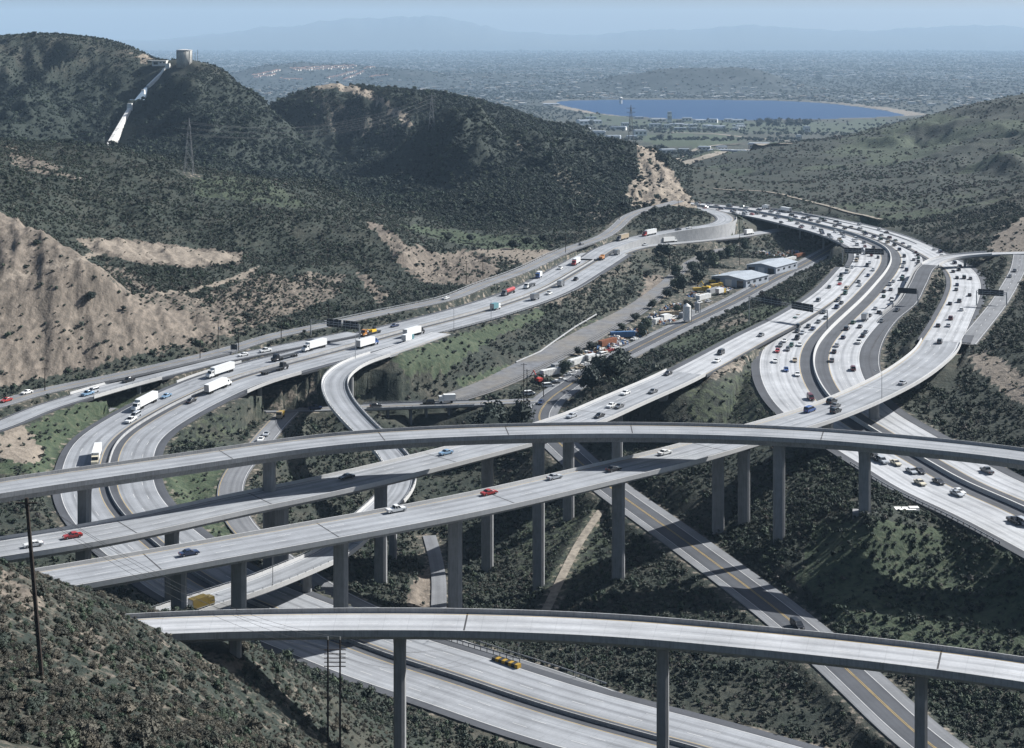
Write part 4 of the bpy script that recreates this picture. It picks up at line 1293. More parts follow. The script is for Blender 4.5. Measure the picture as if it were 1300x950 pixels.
# near ground and left hill: sage and chaparral
x, y, u = plants(-150, 1450, 160, 330, 60000, lambda *a: np.minimum(1, 0.12 + cover(*a) * (0.4 + 0.6 * sstep(-0.25, 0.15, fbm(a[0] / 9, a[1] / 9, 3, 88)))))
p1, s1 = place(x, y, 0.78 * rng.lognormal(0.0, 0.5, len(x)))
scatter('near_shrubs', 'dry grey brown shrubs on the near hillside', p1, s1, TN)
x, y, u = plants(-120, 1420, 330, 700, 80000, cover)
p2, s2 = place(x, y, np.interp(y, [330, 700], [1.3, 1.8]) * rng.lognormal(0, 0.35, len(x)))
x, y, u = plants(-120, 1420, 700, 1150, 110000, cover)
p3, s3 = place(x, y, np.interp(y, [700, 1150], [1.5, 2.1]) * rng.lognormal(0, 0.35, len(x)))
scatter('chaparral_shrubs', 'grey green chaparral shrubs covering the slopes', np.vstack([p2, p3]), np.vstack([s2, s3]), TB)


# steep dark hills behind: scrub oak woodland, thinner on the sunny edges
def oak_cover(x, y, ba, gr, ro, di):
    return cover(x, y, ba, gr, ro, di) * np.where(x / y * F + 650 < 850, 1.0, 0.0) * sstep(1050, 1200, y)


x, y, u = plants(-150, 880, 1040, 2400, 70000, oak_cover)
p1, s1 = place(x, y, np.interp(y, [1050, 1400, 2100], [3.2, 4.8, 5.6]) * rng.lognormal(0, 0.3, len(x)) * (1 - 0.5 * sstep(185, 225, ground(x, y))), (0.7, 1.0), 0.12)
x, y, u = plants(-150, 880, 1040, 2400, 80000, lambda x, y, ba, gr, ro, di: (1 - 0.85 * sstep(0.3, 0.8, ba)) * (1 - 0.9 * sstep(0.3, 0.8, ro)) * (1 - 0.8 * sstep(0.3, 0.8, gr)) * sstep(1050, 1180, y))
p2, s2 = place(x, y, np.interp(y, [1050, 2100], [1.9, 3.0]) * rng.lognormal(0, 0.3, len(x)), (0.6, 0.9), 0.12)
scatter('scrub_oak_woodland', 'dark scrub oak woodland on the steep hills behind', np.vstack([p1, p2]), np.vstack([s1, s2]), TO)
# lower thickets on the near slopes right of the canyon road
x, y, u = plants(930, 1450, 350, 520, 9000, lambda x, y, ba, gr, ro, di: cover(x, y, ba, gr, ro, di) * sstep(0, 6, x - np.interp(y, R['SF'].p[:, 1], R['SF'].p[:, 0]) - 6))
p1, s1 = place(x, y, 1.8 * rng.lognormal(0, 0.3, len(x)), (0.7, 0.95), 0.1)
scatter('dark_thicket', 'dense dark green shrubs on the slope right of the canyon road', p1, s1, TG)
# right-hand hills
x, y, u = plants(860, 1500, 1120, 2900, 26000, lambda x, y, ba, gr, ro, di: cover(x, y, ba, gr * 0.9, ro, di) * (0.3 + 0.7 * sstep(-0.2, 0.3, fbm(x / 70, y / 70, 3, 83))))
p1, s1 = place(x, y, np.interp(y, [1100, 2000, 2900], [2.6, 3.6, 4.4]) * rng.lognormal(0, 0.3, len(x)), (0.6, 0.9), 0.12)
scatter('hillside_brush', 'brown and green brush on the rolling hills at right', p1, s1, TR)
# valley floor trees
x, y, u = plants(-100, 1500, 2300, 5200, 16000, lambda x, y, ba, gr, ro, di: sstep(-0.1, 0.3, fbm(x / 220, y / 220, 4, 85)) * (grid_val(sd, x, y) > 25))
p1, s1 = place(x, y, rng.uniform(8, 15, len(x)), (0.6, 0.9))
x, y, u = plants(-100, 1500, 5200, 26000, 80000, lambda x, y, ba, gr, ro, di: (0.35 + 0.6 * sstep(-0.2, 0.3, fbm(x / 500, y / 500, 4, 86))) * (grid_val(sd, x, y) > 60))
p2, s2 = place(x, y, np.interp(y, [5200, 9000, 26000], [12, 17, 44]) * rng.lognormal(0, 0.3, len(x)), (0.35, 0.6))
scatter('valley_trees', 'countless street and garden trees across the valley floor', np.vstack([p1, p2]), np.vstack([s1, s2]), TO)


# single trees that can be told apart: tapered trunk, limbs, crown of leaf clumps
def tree_meshes(seed, mat, lumps, nleaf, leaf, flat):
    g = random.Random(seed)
    cr = leaf_cloud(seed, lumps, nleaf, leaf, True, flat)
    cm = cr.mesh('crown', M[mat])
    tb = MB()
    tb.tube((0, 0, -0.06), (0.01, 0.01, 0.22), 0.035, 0.024, 8)
    for k in range(5):
        a = k * 1.26 + g.uniform(-0.3, 0.3)
        tb.tube((0.01, 0.01, 0.18), (0.22 * math.cos(a), 0.22 * math.sin(a), 0.42 + g.uniform(0, 0.12)), 0.018, 0.006, 6)
    tb.tube((0.01, 0.01, 0.2), (0.0, 0.02, 0.6), 0.02, 0.006, 6)
    return cm, tb.mesh('trunk', M['bark'])


TREES = [tree_meshes(500 + k, ('dark_leaves', 'dark_leaves', 'green_leaves', 'dark_leaves')[k], 9, 620, 0.036, 1.05) for k in range(4)]
tree_list = []


def tree(u, v, size, label, group, y=None, tall=1.0, kind=None):
    if y is None: x, y, z = hit(u, v)
    else: x = (u - 650) / F * y; z = float(ground(x, y))
    k = len(tree_list)
    cm, tm = TREES[k % 4 if kind is None else kind]
    o = empty('tree', (x, y, z), rnd.uniform(0, 6.28))
    o.scale = (size, size, size * tall)
    link(bpy.data.objects.new('crown', cm), o); link(bpy.data.objects.new('trunk', tm), o)
    tag(o, label, 'tree', group)
    tree_list.append(o)


for (u, v, y, s, lab) in ((578, 548, 585, 16, 'leftmost dark oak of the clump behind the highest flyover'), (604, 548, 592, 19, 'broad dark oak, second from the left in the clump behind the highest flyover'), (632, 548, 588, 21, 'tallest dark oak of the clump behind the highest flyover'), (655, 548, 596, 16, 'rightmost oak of the clump behind the highest flyover'), (618, 540, 606, 19, 'rear oak of the clump beside the creek bridge')):
    tree(u, v, s, lab, 'oaks by the creek', y, 0.95, 0)
for (u, v, y, s, lab) in ((752, 512, 640, 14, 'dark round tree nearest the parallel flyover, left of the roadside clump'), (772, 500, 655, 16, 'largest dark tree of the clump between canyon road and flyover'), (790, 488, 672, 14, 'right hand dark tree of the clump between canyon road and flyover'), (764, 490, 672, 14, 'rear tree of the clump between canyon road and flyover')):
    tree(u, v, s, lab, 'trees between canyon road and flyover', y, 0.95, 1)
for i, (u, v, s, kd, lab) in enumerate(((716, 476, 9, 2, 'single rounded tree at the near end of the scrap yard'), (815, 428, 9.5, 2, 'bright green tree in the middle of the scrap yard'), (822, 418, 8, 2, 'small green tree behind the bright one in the scrap yard'), (868, 372, 13, 0, 'big dark tree beside the gravel track behind the yard'), (886, 360, 14, 1, 'dense dark tree nearest the front shed'), (858, 352, 11, 2, 'green tree on the bank above the gravel track'), (905, 340, 13, 2, 'wide green tree behind the front shed'), (925, 328, 12, 2, 'tree behind the rear shed, left side'), (890, 335, 12, 3, 'shaded tree between gravel track and sheds'), (875, 395, 9, 1, 'low dark tree among the parked equipment'), (860, 400, 8, 2, 'small tree at the scrap yard corner'), (945, 318, 12, 2, 'tree by the freeway bridge abutment'), (850, 328, 12, 0, 'dark tree at the slope foot below the retaining wall'), (838, 322, 9, 3, 'narrow dark tree touching the truck freeway edge'))):
    tree(u, v, s, lab, 'trees around the scrap yard', None, 0.9, kd)
for i, (u, v, s, lab) in enumerate(((650, 316, 10, 'dark tree beside the dirt pull-out below the hill'), (668, 312, 9, 'dark tree right of the pull-out below the hill'), (690, 308, 9, 'dark tree furthest right at the foot of the shaded hill'), (596, 306, 8, 'small tree left of the dirt pull-out'), (570, 306, 9, 'tree at the mouth of the shaded gully'))):
    tree(u, v, s, lab, 'trees at the foot of the shaded hill', None, 0.8, 1)
for i, (u, v, y, s, lab) in enumerate(((965, 160, 4350, 34, 'left tree of the left grove in front of the reservoir'), (976, 160, 4400, 36, 'middle tree of the left grove in front of the reservoir'), (987, 160, 4350, 32, 'right tree of the left grove in front of the reservoir'), (1003, 161, 4350, 34, 'left tree of the right grove in front of the reservoir'), (1014, 160, 4380, 30, 'middle tree of the right grove in front of the reservoir'), (1025, 160, 4400, 30, 'right tree of the right grove in front of the reservoir'), (907, 190, 2700, 17, 'dark lone tree beside the far freeway'), (838, 178, 3200, 20, 'dark tree left of the far works'), (850, 180, 3150, 17, 'dark tree right of the far works'), (750, 156, 4300, 24, 'tree by the pale works left of the reservoir'))):
    tree(u, v, s, lab, 'trees near the reservoir', y, 0.95, 1)
for i, (u, v, s) in enumerate(((735, 452, 6), (752, 444, 6.5), (790, 420, 6), (808, 408, 7), (828, 392, 7.5), (846, 378, 9), (856, 366, 9), (864, 358, 8), (800, 375, 6), (822, 352, 7), (842, 338, 8), (915, 330, 10), (935, 322, 10), (900, 327, 9), (878, 345, 10), (893, 350, 9))):
    tree(u, v, s, ('first', 'second', 'third', 'fourth', 'fifth', 'sixth', 'seventh', 'eighth', 'ninth', 'tenth', 'eleventh', 'twelfth', 'thirteenth', 'fourteenth', 'fifteenth', 'sixteenth')[i] + ' low tree along the gravel track, counted away from the junction', 'low trees along the gravel track', None, 0.8, i % 4)
tree(115, 380, 6.5, 'single round dark bush alone on the tan cut slope', None, None, 0.7, 1)

# ------------------------------------------------------------------ air
hz_o = MB()
zmin = float(Z.min()) - 1.5
hz_o.box((0, 18200, zmin), (64000, 37600, 860 - zmin))
t = bpy.data.materials.new('haze_air'); t.use_nodes = True
nt = t.node_tree; nt.nodes.clear()
pv = nt.nodes.new('ShaderNodeVolumePrincipled')
pv.inputs['Color'].default_value = (0.54, 0.76, 1.0, 1.0)
pv.inputs['Density'].default_value = 4.0e-5
pv.inputs['Anisotropy'].default_value = 0.0
om = nt.nodes.new('ShaderNodeOutputMaterial')
nt.links.new(pv.outputs[0], om.inputs['Volume'])
tag(hz_o.build('haze', t), 'pale blue air over the valley', kind='stuff')
# ------------------------------------------------------------------ structures, signs, poles
flat_mat('white_wall', (0.62, 0.61, 0.58), 0.8, 0.08, 0.4)
flat_mat('tank_concrete', (0.34, 0.335, 0.31), 0.85, 0.25, 0.15)
flat_mat('metal_roof', (0.30, 0.33, 0.36), 0.55, 0.12, 0.25, 0.35)
flat_mat('shed_wall', (0.30, 0.33, 0.37), 0.7, 0.15, 0.3)
flat_mat('dark_glass', (0.02, 0.024, 0.03), 0.2, 0.1, 1, 0.5)
flat_mat('wood_pole', (0.035, 0.028, 0.024), 0.95, 0.25, 2.0)
flat_mat('lattice_steel', (0.15, 0.158, 0.165), 0.6, 0.1, 1.0, 0.3, 0.3)
flat_mat('sign_back', (0.030, 0.032, 0.036), 0.7, 0.15, 1.0)
flat_mat('roof_tile', (0.24, 0.13, 0.095), 0.9, 0.2, 0.3)
flat_mat('stucco', (0.60, 0.56, 0.50), 0.9, 0.12, 0.2)
flat_mat('water_blue', (0.14, 0.19, 0.25), 0.3, 0.1, 0.2, 0.4)

ORD = ['first', 'second', 'third', 'fourth', 'fifth', 'sixth', 'seventh', 'eighth', 'ninth', 'tenth', 'eleventh', 'twelfth', 'thirteenth', 'fourteenth', 'fifteenth', 'sixteenth', 'seventeenth', 'eighteenth', 'nineteenth', 'twentieth']
ORD += ['twenty-' + w_ for w_ in ORD[:9]] + ['thirtieth'] + ['thirty-' + w_ for w_ in ORD[:9]]
# storage tank on the ridge
x, y, z = hit(234, 82)
o = empty('storage_tank', (x, y, z)); tag(o, 'round concrete water tank standing on the dark ridge', 'tank')
mb = MB(); mb.tube((0, 0, -4), (0, 0, 16.5), 9.2, 9.2, 36); mb.build('tank_wall', M['tank_concrete'], o, True)
mb = MB(); mb.tube((0, 0, 16.5), (0, 0, 17.4), 9.5, 9.5, 36); mb.tube((0, 0, 17.4), (0, 0, 18.3), 9.3, 0.6, 36); mb.build('tank_roof', M['pale_concrete'], o)
for k in range(10):
    a = k * math.pi / 5
    mb = MB(); mb.box((9.25 * math.cos(a), 9.25 * math.sin(a), -3), (0.5, 0.8, 19.2), rz=a); mb.build('buttress', M['tank_concrete'], o)
for dx, hh in ((12.5, 13), (15.5, 16)):
    q = empty('antenna_mast', (x + dx, y + 2, float(ground(x + dx, y + 2)) - 0.5)); tag(q, 'thin antenna mast right of the water tank, ' + ('shorter one' if hh == 13 else 'taller one'), 'mast')
    mb = MB(); mb.tube((0, 0, 0), (0, 0, hh), 0.35, 0.2, 6); mb.build('pole', M['lattice_steel'], q)
    for dz_, w_ in ((3, 1.4), (5, 1.0)):
        mb = MB(); mb.box((0, 0, hh - dz_), (w_, 0.3, 0.3)); mb.build('crossarm', M['lattice_steel'], q)
# pump house
x, y, z = hit(203, 82)
o = empty('pump_house', (x, y, z)); tag(o, 'low white flat roofed building left of the water tank', 'building')
mb = MB(); mb.box((0, 0, -2), (17, 10, 6.2)); mb.build('wall', M['white_wall'], o)
mb = MB(); mb.box((-2, 0, 4.2), (22, 12, 0.6)); mb.build('roof', M['white_wall'], o)
mb = MB(); mb.box((-4, -5.05, 0), (5, 0.15, 3)); mb.build('door', M['dark_glass'], o)
for dx in (2, 6):
    mb = MB(); mb.box((dx, -5.05, 1.6), (2.2, 0.15, 1.4)); mb.build('window', M['dark_glass'], o)
x, y, z = hit(82, 43.5)
o = empty('antenna_mast', (x, y, z - 1)); tag(o, 'thin mast standing on the left skyline', 'mast')
mb = MB(); mb.tube((0, 0, 0), (0, 0, 17), 0.35, 0.15, 6); mb.build('pole', M['dark_metal'], o)
mb = MB(); mb.box((0, 0, 0), (2.2, 2.2, 2.6)); mb.build('equipment_cabinet', M['dark_metal'], o)
x, y, z = hit(44, 44)
mb = MB(); mb.box((0, 0, -1), (4.5, 4, 4.5)); mb.box((0, 0, 3.5), (5, 4.5, 0.4)); q = mb.build('equipment_hut', M['dark_metal']); q.location = (x, y, z)
tag(q, 'tiny dark hut on the left skyline', 'hut')

# aqueduct cascade down the hill
o = empty('aqueduct_cascade', CASC[-1]); tag(o, 'white aqueduct cascade running straight down the dark hillside', 'aqueduct')


def flume(p0, p1, wd, h, nm, mat):
    n_ = 16
    pts = [(p0[0] + (p1[0] - p0[0]) * k / n_, p0[1] + (p1[1] - p0[1]) * k / n_) for k in range(n_ + 1)]
    zs = np.array([p0[2] + (p1[2] - p0[2]) * k / n_ for k in range(n_ + 1)])
    gz = np.array([float(ground(a, b)) for a, b in pts])
    zz = np.maximum(zs, gz) + h
    d = Vector((p1[0] - p0[0], p1[1] - p0[1], 0)).normalized(); s = Vector((d.y, -d.x, 0)) * wd / 2
    mb = MB()
    L0 = [(a - s.x, b - s.y, c) for (a, b), c in zip(pts, zz)]; R0 = [(a + s.x, b + s.y, c) for (a, b), c in zip(pts, zz)]
    Lb = [(a, b, g_ - 2) for (a, b, c), g_ in zip(L0, gz)]; Rb = [(a, b, g_ - 2) for (a, b, c), g_ in zip(R0, gz)]
    mb.quad_strip(L0, R0); mb.quad_strip(Lb, L0); mb.quad_strip(R0, Rb)
    mb.poly([L0[0], Lb[0], Rb[0], R0[0]]); mb.poly([L0[-1], R0[-1], Rb[-1], Lb[-1]])
    adopt(mb.build(nm, M[mat]), o)
    return [(a, b, c) for (a, b), c in zip(pts, zz)]


flat_mat('white_concrete', (0.74, 0.72, 0.68), 0.7, 0.1, 0.2)
f1 = flume(CASC[0], CASC[1], 3.6, 2.0, 'chute', 'white_concrete')
f2 = flume(CASC[1], CASC[2], 2.8, 1.8, 'pipe_section', 'water_blue')
f3 = flume(CASC[2], CASC[3], 3.6, 2.0, 'chute', 'white_concrete')
for (q, sz) in ((f1[0], (6, 6, 4)), (f2[4], (4.2, 7, 2.2)), (f2[-1], (6, 6, 5))):
    mb = MB(); mb.box((q[0], q[1], q[2] - 4), (sz[0], sz[1], sz[2] + 3), top=0.8); adopt(mb.build('gate_block', M['white_wall']), o)


# lattice pylons
def pylon(u, v, h, label, w=5.2):
    x, y, z = hit(u, v)
    o = empty('transmission_tower', (x, y, z)); tag(o, label, 'pylon', 'transmission towers')
    tw = 0.13
    lv = [0, 0.22, 0.42, 0.60, 0.75, 0.87]
    wd = lambda k: w * (1 - k) ** 1.15 + 0.9
    for (sx, sy) in ((-1, -1), (1, -1), (1, 1), (-1, 1)):
        mb = MB()
        for a, b in zip(lv[:-1], lv[1:]):
            mb.tube((sx * wd(a) / 2, sy * wd(a) / 2, a * h - (1 if a == 0 else 0)), (sx * wd(b) / 2, sy * wd(b) / 2, b * h), tw, tw, 4)
        mb.build('leg', M['lattice_steel'], o)
    mb = MB()
    for a, b in zip(lv[:-1], lv[1:]):
        for (p, q) in (((-1, -1), (1, -1)), ((1, -1), (1, 1)), ((1, 1), (-1, 1)), ((-1, 1), (-1, -1))):
            mb.tube((p[0] * wd(a) / 2, p[1] * wd(a) / 2, a * h), (q[0] * wd(b) / 2, q[1] * wd(b) / 2, b * h), 0.06, 0.06, 4)
            mb.tube((q[0] * wd(a) / 2, q[1] * wd(a) / 2, a * h), (p[0] * wd(b) / 2, p[1] * wd(b) / 2, b * h), 0.09, 0.09, 4)
            mb.tube((p[0] * wd(b) / 2, p[1] * wd(b) / 2, b * h), (q[0] * wd(b) / 2, q[1] * wd(b) / 2, b * h), 0.08, 0.08, 4)
    mb.build('bracing', M['lattice_steel'], o)
    mb = MB(); mb.tube((0, 0, 0.85 * h), (0, 0, h), 0.75, 0.2, 4); mb.build('peak', M['lattice_steel'], o)
    tips = []
    for k in (0.72, 0.82, 0.92):
        for s in (-1, 1):
            mb = MB(); mb.tube((0, 0, k * h), (s * 4.6, 0, k * h), 0.22, 0.08, 4); mb.tube((0, 0, k * h - 1.3), (s * 4.6, 0, k * h), 0.1, 0.08, 4); mb.build('crossarm', M['lattice_steel'], o)
            tips.append(Vector((x + s * 4.6, y, z + k * h - 0.4)))
    return tips


def wire(pts, label, sag=8.0, r=0.05, name='power_line'):
    mb = MB()
    for a, b in pts:
        a, b = Vector(a), Vector(b)
        n_ = 14
        prev = None
        for k in range(n_ + 1):
            t_ = k / n_
            p = a.lerp(b, t_); p.z -= sag * 4 * t_ * (1 - t_)
            if prev is not None: mb.tube(prev, p, r, r, 4, caps=False)
            prev = p
    return tag(mb.build(name, M['dark_metal']), label, 'wires')


t1 = pylon(240, 222, 37, 'lattice transmission tower on the low ridge in front of the dark hill')
t2 = pylon(548, 165, 37, 'distant lattice tower on the second dark hill')
t3 = pylon(801, 185, 40, 'lattice tower above the rock cliff, in front of the reservoir')
for k in range(6):
    e = t1[k] + Vector((-700, -60, -8)); e2 = t2[k]
    wire([(e, t1[k]), (t1[k], e2)], ('%s wire from the ridge tower crossing the dark hill' % ('lowest left', 'lowest right', 'middle left', 'middle right', 'top left', 'top right')[k]), 14, 0.07)


# wooden poles
def pole(u, v, h, label, y=None, arms=1, cyl=False, lean=0.0):
    if y is None: x, y, z = hit(u, v)
    else: x = (u - 650) / F * y; z = float(ground(x, y))
    o = empty('utility_pole', (x, y, z)); tag(o, label, 'pole', 'wooden utility poles')
    mb = MB(); mb.tube((0, 0, -1), (lean, 0, h), 0.20 if lean == 0 else 0.30, 0.13 if lean == 0 else 0.22, 8); mb.build('post', M['wood_pole'], o)
    for k in range(arms):
        mb = MB(); mb.box((lean * (1 - k * 0.07), 0, h - 0.7 - k * 1.3), (2.6, 0.14, 0.16)); a_ = mb.build('crossarm', M['wood_pole'], o)
    if cyl:
        mb = MB(); mb.tube((0.35, -0.2, h - 3.4), (0.35, -0.2, h - 2.3), 0.32, 0.32, 10); mb.build('transformer', M['galvanised'], o)
    return o


for (u, v, h, lab, c) in ((277, 440, 10.5, 'pole with grey transformer at the foot of the tan hill', True), (303, 446, 8, 'pole right of the transformer pole by the frontage road', False), (57, 497, 9, 'pole between frontage road and off ramp, far left', False), (254, 458, 7.5, 'thin pole left of the transformer pole', False), (357, 430, 8, 'pole beside the frontage road above the parked pickups', False), (417, 410, 8, 'pole on the frontage road verge left of the dark sign', False), (613, 352, 12, 'pole at the foot of the bare slide scar, right one', False), (592, 360, 11, 'pole at the foot of the bare slide scar, left one', False), (665, 515, 17, 'tall pole at the yard junction, left one', False), (669, 520, 16, 'tall pole at the yard junction, right one', True), (718, 322, 12, 'pole where the frontage road starts to climb', False), (735, 310, 12, 'next pole up the climbing frontage road', False), (850, 345, 11, 'pole beside the gravel track', False), (939, 337, 33, 'very tall dark pole rising above the yard sheds', False), (757, 460, 9, 'pole in the middle of the scrap yard', False), (690, 505, 10, 'short pole at the street corner', False), (786, 280, 12, 'pole on the bend below the cliff', False), (861, 276, 12, 'pole against the pale rock cliff', False)):
    pole(u, v, h, lab, None, 1, c)
# near pole on the left slope and the twin pole at the bottom, with their wires
o = pole(54, 862, 21.5, 'tall dark pole standing on the near left hillside', None, 1, False, -1.9)
top0 = o.location + Vector((-1.9, 0, 20.9))
x, y, z = hit(424, 948, 180, 420)
z = float(ground(x, y))
o = empty('twin_pole_structure', (x, y, z)); tag(o, 'twin wooden pole structure with stacked crossarms at bottom centre', 'pole')
s_ = y / F
hh = (ZC - (812 - VH) * s_) - z
for dx in (-1.1, 1.1):
    mb = MB(); mb.tube((dx, 0, -1), (dx, 0, hh), 0.2, 0.15, 8); mb.build('post', M['wood_pole'], o)
for k in range(5):
    mb = MB(); mb.box((0.15, 0.16, hh - 2.0 - k * 0.75), (3.9, 0.12, 0.14)); mb.build('crossarm', M['wood_pole'], o)
for dx in (-1.1, 1.1):
    mb = MB(); mb.tube((dx, 0, hh), (dx, 0, hh + 0.5), 0.09, 0.07, 6); mb.build('insulator', M['white_wall'], o)
base_tp = Vector((x, y, z))
for k, (dx, dz) in enumerate(((-1.1, 0.5), (1.1, 0.5), (-1.7, -1.9), (1.9, -1.9))):
    a_ = top0 + Vector(((-1.2, 1.2, -1.2, 1.2)[k], 0, 0.3))
    b_ = base_tp + Vector((dx, 0, hh + dz))
    e_ = b_ + (b_ - a_) * 0.9 + Vector((0, 0, 14))
    wire([(a_, b_), (b_, e_)], ('left upper', 'right upper', 'left lower', 'right lower')[k] + ' wire strung from the near hillside pole over the flyovers', 3.0, 0.022)


# overhead sign gantries seen from behind
def gantry(pa, pb, h, panels, label, ph=3.4, two=True):
    """posts at plan points pa, pb; panels as fractions along the beam"""
    pa, pb = Vector(pa), Vector(pb)
    o = empty('sign_gantry', ((pa + pb) / 2)); tag(o, label, 'sign gantry', 'overhead sign gantries')
    zt = max(pa.z, pb.z) + h
    for p in ((pa, pb) if two else (pa,)):
        mb = MB(); mb.tube((p.x, p.y, p.z - 1), (p.x, p.y, zt), 0.28, 0.22, 8); adopt(mb.build('post', M['galvanised']), o)
    d = (pb - pa); d.z = 0
    mb = MB()
    for dz in (-0.5, 0.5):
        mb.tube((pa.x, pa.y, zt - 0.6 + dz), (pb.x, pb.y, zt - 0.6 + dz), 0.12, 0.12, 6)
    n_ = max(3, int(d.length / 2))
    for k in range(n_):
        q = pa + d * (k / n_); q2 = pa + d * ((k + 1) / n_)
        mb.tube((q.x, q.y, zt - 1.1), (q2.x, q2.y, zt - 0.1), 0.06, 0.06, 4)
    adopt(mb.build('truss_beam', M['galvanised']), o)
    an = math.atan2(d.y, d.x)
    nrm = Vector((d.y, -d.x, 0)).normalized() * 0.4
    for (f0, f1) in panels:
        c = pa + d * ((f0 + f1) / 2) + nrm * -1
        mb = MB(); mb.box((c.x, c.y, zt - 0.6 - ph / 2), (d.length * (f1 - f0), 0.18, ph), rz=an); adopt(mb.build('sign_panel', M['sign_back']), o)
        for k in range(3):
            e = pa + d * (f0 + (f1 - f0) * (k + 0.5) / 3) + nrm * -0.6
            mb = MB(); mb.box((e.x, e.y, zt - 0.6 - ph / 2 + 0.1), (0.12, 0.1, ph - 0.2), rz=an); adopt(mb.build('panel_bracket', M['galvanised']), o)


def on_road(key, u, v, z=0.0):
    st, off = R[key].locate(u, v)
    p, t_ = R[key].at(st, off, z)
    return p, t_, st, off


x, y, z = hit(951, 412)
gantry((x, y, z), tuple(R['I5'].at(R['I5'].locate(1056, 420)[0], -1.0)[0]), 9.0, ((0.16, 0.42), (0.55, 0.82)), 'sign gantry with dark panels across the merging lanes of the wide freeway')
st, _ = R['I5'].locate(1128, 338)
pa, _t = R['I5'].at(st, -26); pb, _t = R['I5'].at(st, -1.0)
gantry(tuple(pa), tuple(pb), 8.5, ((0.04, 0.42), (0.50, 0.92)), 'second sign gantry further up the wide freeway')
x, y, z = hit(422, 426); x2, y2, z2 = hit(486, 428)
st, _ = R['M'].locate(455, 436)
pa, _t = R['M'].at(st, -26); pb, _t = R['M'].at(st, -0.6)
gantry(tuple(pa), tuple(pb), 8.0, ((0.32, 0.62), (0.66, 0.96)), 'sign gantry with wide dark panels above the oncoming truck lanes')
st, _ = R['OB'].locate(1150, 386)
pa, _t = R['OB'].at(st, -5.4); pb, _t = R['OB'].at(st, 4.5)
gantry(tuple(pa), tuple(pb), 7.0, ((0.05, 0.95),), 'small cantilever sign beside the ramp under the small overpass', 2.6, False)
st, _ = R['ER'].locate(1266, 387)
pa, _t = R['ER'].at(st, -9.5); pb, _t = R['ER'].at(st, 4.0)
gantry(tuple(pa), tuple(pb), 6.0, ((0.05, 0.9),), 'dark sign panel across the grey ramp at the right edge', 2.8, True)
x, y, z = hit(297, 449)
o = empty('road_sign', (x, y, z)); tag(o, 'square dark road sign seen from behind beside the transformer pole', 'sign')
for dx in (-0.9, 0.9):
    mb = MB(); mb.tube((dx, 0, -0.5), (dx, 0, 3.4), 0.08, 0.08, 6); mb.build('post', M['galvanised'], o)
mb = MB(); mb.box((0, 0, 1.6), (2.8, 0.1, 2.2)); mb.build('sign_panel', M['sign_back'], o)


# street lights on the freeways
def lamp_post(key, st, off, side, label):
    p, t_ = R[key].at(st, off)
    an = math.atan2(t_[1], t_[0])
    o = empty('street_lamp', tuple(p), an - math.pi / 2); tag(o, label, 'street lamp', 'street lamps along the roads')
    mb = MB(); mb.tube((0, 0, -0.3), (0, 0, 9.5), 0.12, 0.08, 6); mb.build('post', M['galvanised'], o)
    mb = MB(); mb.tube((0, 0, 9.4), (side * 2.2, 0, 10.0), 0.06, 0.05, 6); mb.build('arm', M['galvanised'], o)
    mb = MB(); mb.box((side * 2.5, 0, 9.88), (0.9, 0.32, 0.2), top=0.7); mb.build('lamp_head', M['galvanised'], o)


for (key, u, v, off, sd_, lab) in (('F2', 1092, 505, 7.6, -1, 'street lamp on the right parapet of the nearer straight flyover'), ('FR', 470, 457, 4.7, -1, 'street lamp at the start of the S-shaped ramp'), ('M', 588, 403, 17.4, -1, 'street lamp on the right verge of the truck freeway, nearer'), ('M', 538, 415, 17.4, -1, 'street lamp on the right verge of the truck freeway by the gore'), ('SR1', 640, 842, 5.2, -1, 'street lamp near the crash cushion at bottom'), ('SR1', 590, 822, -5.2, 1, 'street lamp left of the narrow ramp road'), ('FR', 330, 742, -4.7, 1, 'street lamp on the ramp bridge below the nearer flyover'), ('SF', 760, 850, -9, 1, 'street lamp on the brushy slope right of the narrow ramp road')):
    st, _ = R[key].locate(u, v)
    if u == 760:
        x, y, z = hit(731, 862)
        o = empty('street_lamp', (x, y, z)); tag(o, lab, 'street lamp', 'street lamps along the roads')
        mb = MB(); mb.tube((0, 0, -0.3), (0, 0, 9.0), 0.12, 0.08, 6); mb.build('post', M['galvanised'], o)
        mb = MB(); mb.box((-0.5, 0, 8.9), (1.1, 0.3, 0.2)); mb.build('lamp_head', M['galvanised'], o)
    else:
        lamp_post(key, st, off, sd_, lab)

# crash cushion in the gore at the bottom
p, t_ = R['SR1'].at(R['SR1'].locate(660, 852)[0], -8.0)
z = float(ground(p[0], p[1]))
o = empty('crash_cushion', (p[0], p[1], z), math.atan2(t_[1], t_[0])); tag(o, 'yellow and black striped crash cushion in the gore at the bottom', 'crash cushion')
flat_mat('cushion_yellow', (0.30, 0.19, 0.03), 0.6); flat_mat('cushion_black', (0.03, 0.03, 0.03), 0.7)
for k in range(8):
    mb = MB(); mb.box((k * 1.0 - 4, 0, -0.2), (0.94, 1.5, 1.35), top=0.96); mb.build('cell', M['cushion_yellow' if k % 2 == 0 else 'cushion_black'], o)


